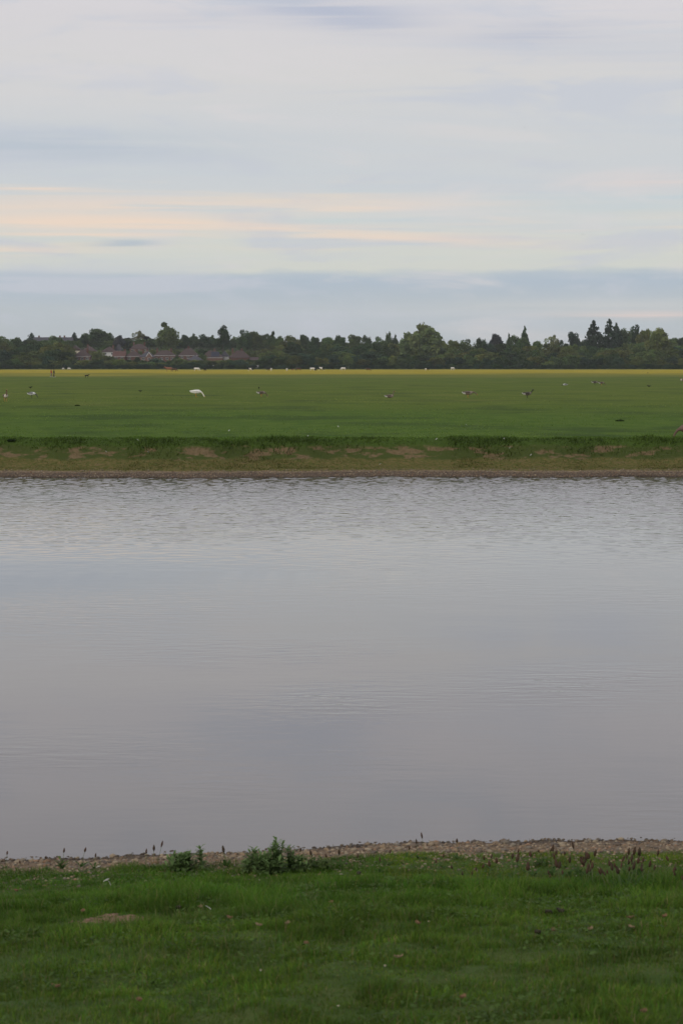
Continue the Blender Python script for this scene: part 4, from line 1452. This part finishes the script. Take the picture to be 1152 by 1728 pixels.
# ------------------------------------------------------------------ plants on the near bank
def plantain(seed, h, hl):
    r = random.Random(seed)
    root = empty('plantain')
    bm = bmesh.new()
    lx, ly = r.uniform(-.12, .12) * h, r.uniform(-.1, .1) * h
    tube(bm, [(0, 0, -.01), (lx * .2, ly * .2, h * .5), (lx, ly, h)], [.0022, .0018, .0015], 5)
    link('stem', paint(bm_mesh('stem', bm, True), flat((.10, .13, .05)), M['vcol']), root)
    bm = bmesh.new()
    d = Vector((lx * 1.4, ly * 1.4, h * .8)).normalized()
    p = Vector((lx, ly, h))
    k = 9
    tube(bm, [p + d * hl * i / (k - 1) for i in range(k)], [max(.0015, (.0085) * math.sin(.35 + 2.55 * (i / (k - 1)) ** .85) * r.uniform(.9, 1.12)) for i in range(k)], 8)
    for q in bm.verts: q.co += Vector((r.uniform(-1, 1), r.uniform(-1, 1), r.uniform(-1, 1))) * .0009
    red = r.random()
    link('seed_head', paint(bm_mesh('seed_head', bm, True), flat((.050 + .022 * red, .036, .022)), M['vcol']), root)
    n = 5
    V, T = [], []
    for i in range(n):
        a = 6.28 * i / n + r.uniform(-.4, .4)
        L = r.uniform(.05, .10)
        ca, sa = math.cos(a), math.sin(a)
        pts = [(0, .003), (.35, .009), (.7, .008), (1.0, .0008)]
        b0 = len(V)
        for t, w in pts:
            cx, cz = L * t * .75, L * (.9 * t - .45 * t * t)
            for s in (-1, 1): V.append((ca * cx - sa * w * s, sa * cx + ca * w * s, cz))
        for j in range(3): T += [(b0 + 2 * j, b0 + 2 * j + 1, b0 + 2 * j + 3), (b0 + 2 * j, b0 + 2 * j + 3, b0 + 2 * j + 2)]
    lf = fast_mesh('leaves', np.array(V), np.array(T), np.repeat(np.array([(.05, .10, .025)]), len(V), 0))
    lf.materials.append(M['grass'])
    link('leaves', lf, root)
    return root


PG = 'plantains along the gravel edge'
PV = [plantain(i, h, hl) for i, (h, hl) in enumerate([(.10, .040), (.14, .045), (.17, .048), (.12, .036), (.20, .058), (.08, .036)])]
pused = set()


def put_plantain(px, ybase, ytop, label, var=None):
    p = hn(px, ybase)
    i = random.randrange(6) if var is None else var
    r_ = PV[i] if i not in pused else copy_tree(PV[i])
    pused.add(i)
    want = (ybase - ytop) / (F_PX / p.y)
    have = (.14, .185, .218, .156, .258, .116)[i]
    s = want / have
    r_.location = p
    k_ = max(.7, min(1.15, s)) * random.uniform(.85, 1.1)
    r_.scale = (k_, k_, s)
    r_.rotation_euler = (random.gauss(0, .13), random.gauss(0, .16), random.uniform(0, 6.28))
    tag(r_, label, 'plantain', PG)


COMMON = 'ribwort plantain with a small brown seed head at the gravel edge'
put_plantain(716, 1452, 1403, 'tallest plantain with a thick red-brown seed head standing against the water', 4)
put_plantain(704, 1450, 1413, 'plantain with a dark leaning head beside the tallest red-brown one', 1)
put_plantain(770, 1450, 1412, 'plantain with a slanted brown head alone against the water', 2)
put_plantain(266, 1468, 1418, 'tall plantain with a long reddish head in a cluster near the small leafy weed', 4)
put_plantain(258, 1468, 1424, 'shorter dark plantain in the cluster beside the long reddish head', 1)
for (px, yt, yb) in [(8, 1436, 1466), (107, 1430, 1466), (137, 1428, 1464), (157, 1438, 1466), (81, 1444, 1468), (245, 1432, 1468), (381, 1426, 1464), (506, 1428, 1462), (530, 1432, 1464), (572, 1430, 1462), (560, 1436, 1470), (600, 1440, 1472), (640, 1446, 1474), (687, 1424, 1450), (35, 1452, 1474),
                     (824, 1440, 1468), (840, 1444, 1490), (868, 1432, 1462), (910, 1425, 1455), (924, 1430, 1460), (935, 1438, 1466), (955, 1436, 1466), (975, 1440, 1480), (988, 1444, 1482), (1000, 1438, 1474), (1058, 1446, 1480), (1148, 1428, 1470), (655, 1434, 1460), (745, 1440, 1466), (730, 1450, 1478), (805, 1462, 1490), (780, 1470, 1492)]:
    put_plantain(px + random.uniform(-2, 2), yb, yt, COMMON)
for i in range(64):
    px = min(1152, random.gauss(1065, 65)) if i < 40 else random.uniform(760, 1000)
    yb = random.uniform(1475, 1512)
    put_plantain(px, yb, yb - random.uniform(30, 58), 'ribwort plantain in the dense dark-headed patch on the lower turf')


# leafy weeds
def weed(seed, h, spread, n_stem, col, leaf=.05):
    r = random.Random(seed)
    root = empty('leafy_weed')
    for i in range(n_stem):
        a = r.uniform(0, 6.28)
        e = r.uniform(.1, 1) * spread
        hh = h * (1.08 - .55 * (e / spread)) * r.uniform(.75, 1.05)
        top = Vector((math.cos(a) * e, math.sin(a) * e, hh))
        b0 = Vector((math.cos(a) * e * .25, math.sin(a) * e * .25, -.01))
        midp = (b0 + top) / 2 + Vector((math.cos(a), math.sin(a), 0)) * -e * .12
        bm = bmesh.new()
        tube(bm, [b0, midp, top], [.004, .003, .0015], 5)
        st = link('stem', paint(bm_mesh('stem', bm, True), flat((.07, .11, .035)), M['vcol']), root)
        V, T, C = [], [], []
        nl = int(hh / .0085)
        for k in range(nl):
            t = .12 + .88 * k / nl
            p = b0.lerp(midp, t * 2) if t < .5 else midp.lerp(top, t * 2 - 1)
            aa = k * 2.4 + r.uniform(-.4, .4)
            L = leaf * (1.15 - .6 * t) * r.uniform(.7, 1.2)
            w = L * .14
            ca, sa = math.cos(aa), math.sin(aa)
            rise = .35 + .75 * t
            q0 = len(V)
            for tt, ww in ((0, .25), (.4, 1), (.75, .7), (1, .05)):
                cx, cz = L * tt * .85, L * (rise * tt - .55 * tt * tt)
                for s in (-1, 1): V.append((p.x + ca * cx - sa * w * ww * s, p.y + sa * cx + ca * w * ww * s, p.z + cz))
            for j in range(3): T += [(q0 + 2 * j, q0 + 2 * j + 1, q0 + 2 * j + 3), (q0 + 2 * j, q0 + 2 * j + 3, q0 + 2 * j + 2)]
            c = np.array(col) * r.uniform(.7, 1.3) * (.85 + .35 * t)
            C += [c] * 8
        lm = fast_mesh('leaves', np.array(V), np.array(T), np.array(C))
        lm.materials.append(M['grass'])
        link('leaves', lm, st)
    return root


GRW = (.115, .18, .06)
for (px, yb, yt, sp, ns, lab) in [(340, 1468, 1420, .035, 5, 'upright leafy weed stems at the end of the low bushy weed'), (308, 1470, 1436, .16, 30, 'low bushy grey-green weed on the gravel'),
                                  (468, 1474, 1404, .07, 9, 'tallest leafy weed with feathery top rising against the water'), (488, 1472, 1418, .05, 6, 'leafy weed stem close to the right of the tallest one'),
                                  (432, 1474, 1420, .07, 9, 'leafy weed with curled tips left of the tallest one'), (452, 1476, 1436, .20, 26, 'dense low weed between the two tall leafy ones'),
                                  (505, 1472, 1440, .09, 10, 'low loose weed trailing right of the tall leafy ones'), (415, 1474, 1444, .08, 8, 'small spreading weed at the outer side of the curled-tip one'), (521, 1470, 1428, .03, 4, 'single yellow-green weed stem standing apart on the gravel'), (545, 1468, 1446, .08, 9, 'low yellow-green weed beside the single stem'),
                                  (104, 1466, 1446, .03, 4, 'small pale green weed at the grass edge left of the bushy weed'), (912, 1462, 1444, .05, 7, 'small green weed growing out of the pebbles')]:
    p = hn(px, yb)
    r_ = weed(px, (yb - yt) / (F_PX / p.y) * .95, sp, int(ns * 1.15), GRW if px not in (521, 545, 104, 912) else (.075, .115, .028), .085 if ns > 8 else .07)
    r_.location = p
    tag(r_, lab, 'weed', 'leafy weeds at the gravel edge')

# bare soil patch in the turf
xs_, ys_ = np.linspace(-.34, .34, 50), np.linspace(-.36, .36, 50)
X_, Y_ = np.meshgrid(xs_ + SOIL_PATCH.x, ys_ + SOIL_PATCH.y)
rr_ = patch_r(X_, Y_)
Z_ = near.z(X_, Y_) + .006 - .016 * sst(rr_, .75, 1.35) + (vnoise(X_ * 30, Y_ * 30, 5) - .5) * .012 + (vnoise(X_ * 70, Y_ * 70, 6) - .5) * .008
i_ = np.arange(2500).reshape(50, 50)
q_ = np.stack([i_[:-1, :-1], i_[:-1, 1:], i_[1:, 1:], i_[1:, :-1]], -1).reshape(-1, 4)
keep = (rr_[:-1, :-1].reshape(-1) < 1.25)
M['soil'] = mottled('bare_soil', (.17, .10, .062), (.36, .225, .15), 60, .95, .9)
so = link('bare_soil_patch', fast_mesh('bare_soil_patch', np.stack([X_, Y_, Z_], -1).reshape(-1, 3), q_[keep], smooth=True), mat=M['soil'])
tag(so, kind='structure')


# feathers, droppings, dead leaves, daisies
def feather(L, col):
    V, T = [], []
    k = 8
    for i in range(k):
        t = i / (k - 1)
        w = L * .17 * math.sin(math.pi * min(1, .12 + .9 * t)) ** .7
        z = .012 + L * .25 * t * (1 - .5 * t)
        for s in (-1, 0, 1): V.append((L * t, s * w, z + (.02 * L if s else .0)))
    for i in range(k - 1):
        for s in (0, 1):
            a = i * 3 + s
            T += [(a, a + 1, a + 4), (a, a + 4, a + 3)]
    me_ = fast_mesh('vane', np.array(V), np.array(T), np.repeat(np.array([col]), len(V), 0))
    me_.materials.append(M['grass'])
    root = empty('feather')
    link('vane', me_, root)
    bm = bmesh.new()
    tube(bm, [(-L * .25, 0, .008), (0, 0, .013), (L * .9, 0, .013 + L * .14)], [.0016, .0016, .0006], 5)
    link('quill', paint(bm_mesh('quill', bm), flat((.6, .58, .52)), M['vcol']), root)
    return root


for (px, py, rz, L, lab) in [(176, 1498, 40, .04, 'small white downy feather in the turf beside a larger one'), (184, 1505, 120, .055, 'larger white curled feather in the turf'), (165, 1474, 10, .03, 'tiny white feather just behind the two downy feathers'), (352, 1548, 150, .04, 'small pale thin feather lying apart in the turf')]:
    r_ = feather(L * .8, (.36, .36, .33))
    r_.location = hn(px, py) + Vector((0, 0, .035))
    r_.rotation_euler = (R(50), R(-12), R(rz))
    tag(r_, lab, 'feather')


def dropping(seed, col):
    r = random.Random(seed)
    return paint(blob('dropping', [((r.uniform(-.02, .02), r.uniform(-.015, .015), .008), .014, (r.uniform(-.03, .03), r.uniform(-.02, .02), .02), .012) for _ in range(4)], .006, 1), flat(col), M['vcol'])


DR = [dropping(i, (.030, .024, .016)) for i in range(3)]
for i, (px, py) in enumerate([(606, 1481), (446, 1531), (945, 1546), (905, 1583), (925, 1548), (200, 1506), (300, 1540)]):
    o = link('dropping', DR[i % 3], None, hn(px, py) + Vector((0, 0, .018)), random.uniform(0, 6))
    o.scale = (.6, .6, .6)
    tag(o, 'dark dried goose dropping lying in the near turf', 'dropping', 'droppings in the turf')


def dead_leaf(seed, col):
    r = random.Random(seed)
    V, T = [], []
    k = 9
    for i in range(k):
        t = i / (k - 1)
        w = .016 * math.sin(math.pi * (.05 + .9 * t))
        for s in (-1, 0, 1): V.append((.05 * (t - .5), s * w, .006 + .012 * abs(s) * r.uniform(.5, 1.2) + .01 * (t - .5) ** 2 * 4))
    for i in range(k - 1):
        for s in (0, 1):
            a = i * 3 + s
            T += [(a, a + 1, a + 4), (a, a + 4, a + 3)]
    me_ = fast_mesh('dead_leaf', np.array(V), np.array(T), np.repeat(np.array([col]), len(V), 0), True)
    me_.materials.append(M['grass'])
    return me_


DL = [dead_leaf(i, c) for i, c in enumerate([(.26, .16, .09), (.20, .13, .07), (.30, .22, .13)])]
for i, (px, py) in enumerate([(558, 1534), (933, 1582), (995, 1580), (705, 1570), (456, 1473), (338, 1541), (388, 1560), (28, 1512), (437, 1573), (1120, 1558), (1062, 1560), (1065, 1577), (95, 1678), (235, 1702), (672, 1628), (780, 1697), (1085, 1722), (485, 1570), (140, 1548), (517, 1605)]):
    o = link('dead_leaf', DL[i % 3], None, hn(px, py) + Vector((0, 0, .022)), random.uniform(0, 6))
    o.scale = (.75, .75, .75)
    tag(o, 'curled tan dead leaf lying on the near turf', 'leaf', 'dead leaves on the turf')

# daisies
bm = bmesh.new()
for k in range(12):
    a = 6.283 * k / 12
    v = [bm.verts.new((math.cos(a + da) * rr, math.sin(a + da) * rr, .05 + dz)) for da, rr, dz in ((-.06, .003, 0), (-.2, .010, .001), (.2, .010, .001), (.06, .003, 0))]
    bm.faces.new(v)
pet = paint(bm_mesh('petals', bm), flat((.55, .54, .52)), M['vcol'])
bm = bmesh.new()
bmesh.ops.create_uvsphere(bm, u_segments=8, v_segments=5, radius=.004, matrix=Matrix.Translation((0, 0, .051)))
eye = paint(bm_mesh('eye', bm, True), flat((.55, .38, .04)), M['vcol'])
bm = bmesh.new()
tube(bm, [(0, 0, -.005), (.002, 0, .025), (0, 0, .05)], [.001, .001, .001], 5)
stm = paint(bm_mesh('stem', bm), flat((.06, .11, .03)), M['vcol'])
for (px, py) in [(437, 1644), (571, 1710), (703, 1682), (438, 1492), (972, 1485), (942, 1528), (648, 1640), (725, 1565)]:
    p = hn(px, py)
    r_ = empty('daisy', p, random.uniform(0, 6))
    r_.rotation_euler = (R(random.uniform(15, 45)), 0, random.uniform(-.6, .6))
    r_.scale = (.42, .42, .6)
    for nm, me_ in (('petals', pet), ('eye', eye), ('stem', stm)): link(nm, me_, r_)
    tag(r_, 'single white daisy flower in the near turf', 'daisy', 'daisies in the turf')

# dark rank tussock and molehill-like clumps out on the meadow
for i, (px, py, w) in enumerate([(1045, 711, .36), (131, 685, .3), (20, 745, .3)]):
    p = hf(px, py)
    n = 260
    a, rr = RNG.uniform(0, 6.28, n), np.sqrt(RNG.uniform(0, 1, n)) * w * .5
    P = np.stack([a * 0 + rr * np.cos(a), rr * np.sin(a), 0 * a], -1)
    c = np.array([(.025, .042, .014)]) * RNG.uniform(.6, 1.4, (n, 1))
    V, T, C = blades(P, RNG.uniform(.05, .12, n) * (1.1 - rr / w), RNG.uniform(.012, .03, n), RNG.uniform(.2, 1.1, n), c)
    o = link('grass_tussock', fast_mesh('grass_tussock', V, T, C), None, p, mat=M['grass'])
    tag(o, 'dark rank tussock of grass standing out on the grazed meadow', 'tussock', 'tussocks on the meadow')
# white feathers scattered on the far bank
ff = feather(.09, (.75, .74, .72))
ff.location = hf(112, 738) + Vector((0, 0, .03))
tag(ff, 'white feather caught in the grass of the far bank', 'feather', 'feathers on the far bank')
for (px, py) in [(386, 730), (234, 747), (850, 745), (859, 763), (180, 767), (251, 769), (571, 723), (735, 745), (787, 720), (894, 772), (640, 787), (1030, 778), (520, 740)]:
    r_ = copy_tree(ff)
    r_.location = hf(px, py) + Vector((0, 0, .04))
    r_.rotation_euler = (0, R(-25), random.uniform(0, 6))

# ------------------------------------------------------------------ haze
bm = bmesh.new()
box(bm, -4300, 4300, -330, 9300, -2.4, 56)
hz_ = link('haze', bm_mesh('haze', bm))
hm = bpy.data.materials.new('haze_air')
hm.use_nodes = True
hm.node_tree.nodes.clear()
pv = hm.node_tree.nodes.new('ShaderNodeVolumePrincipled')
pv.inputs['Color'].default_value = (.92, .97, 1.0, 1)
pv.inputs['Density'].default_value = .000058
ho = hm.node_tree.nodes.new('ShaderNodeOutputMaterial')
hm.node_tree.links.new(pv.outputs[0], ho.inputs['Volume'])
hz_.data.materials.append(hm)
tag(hz_, 'thin pale evening haze over the meadow and the wood', 'haze', kind='stuff')
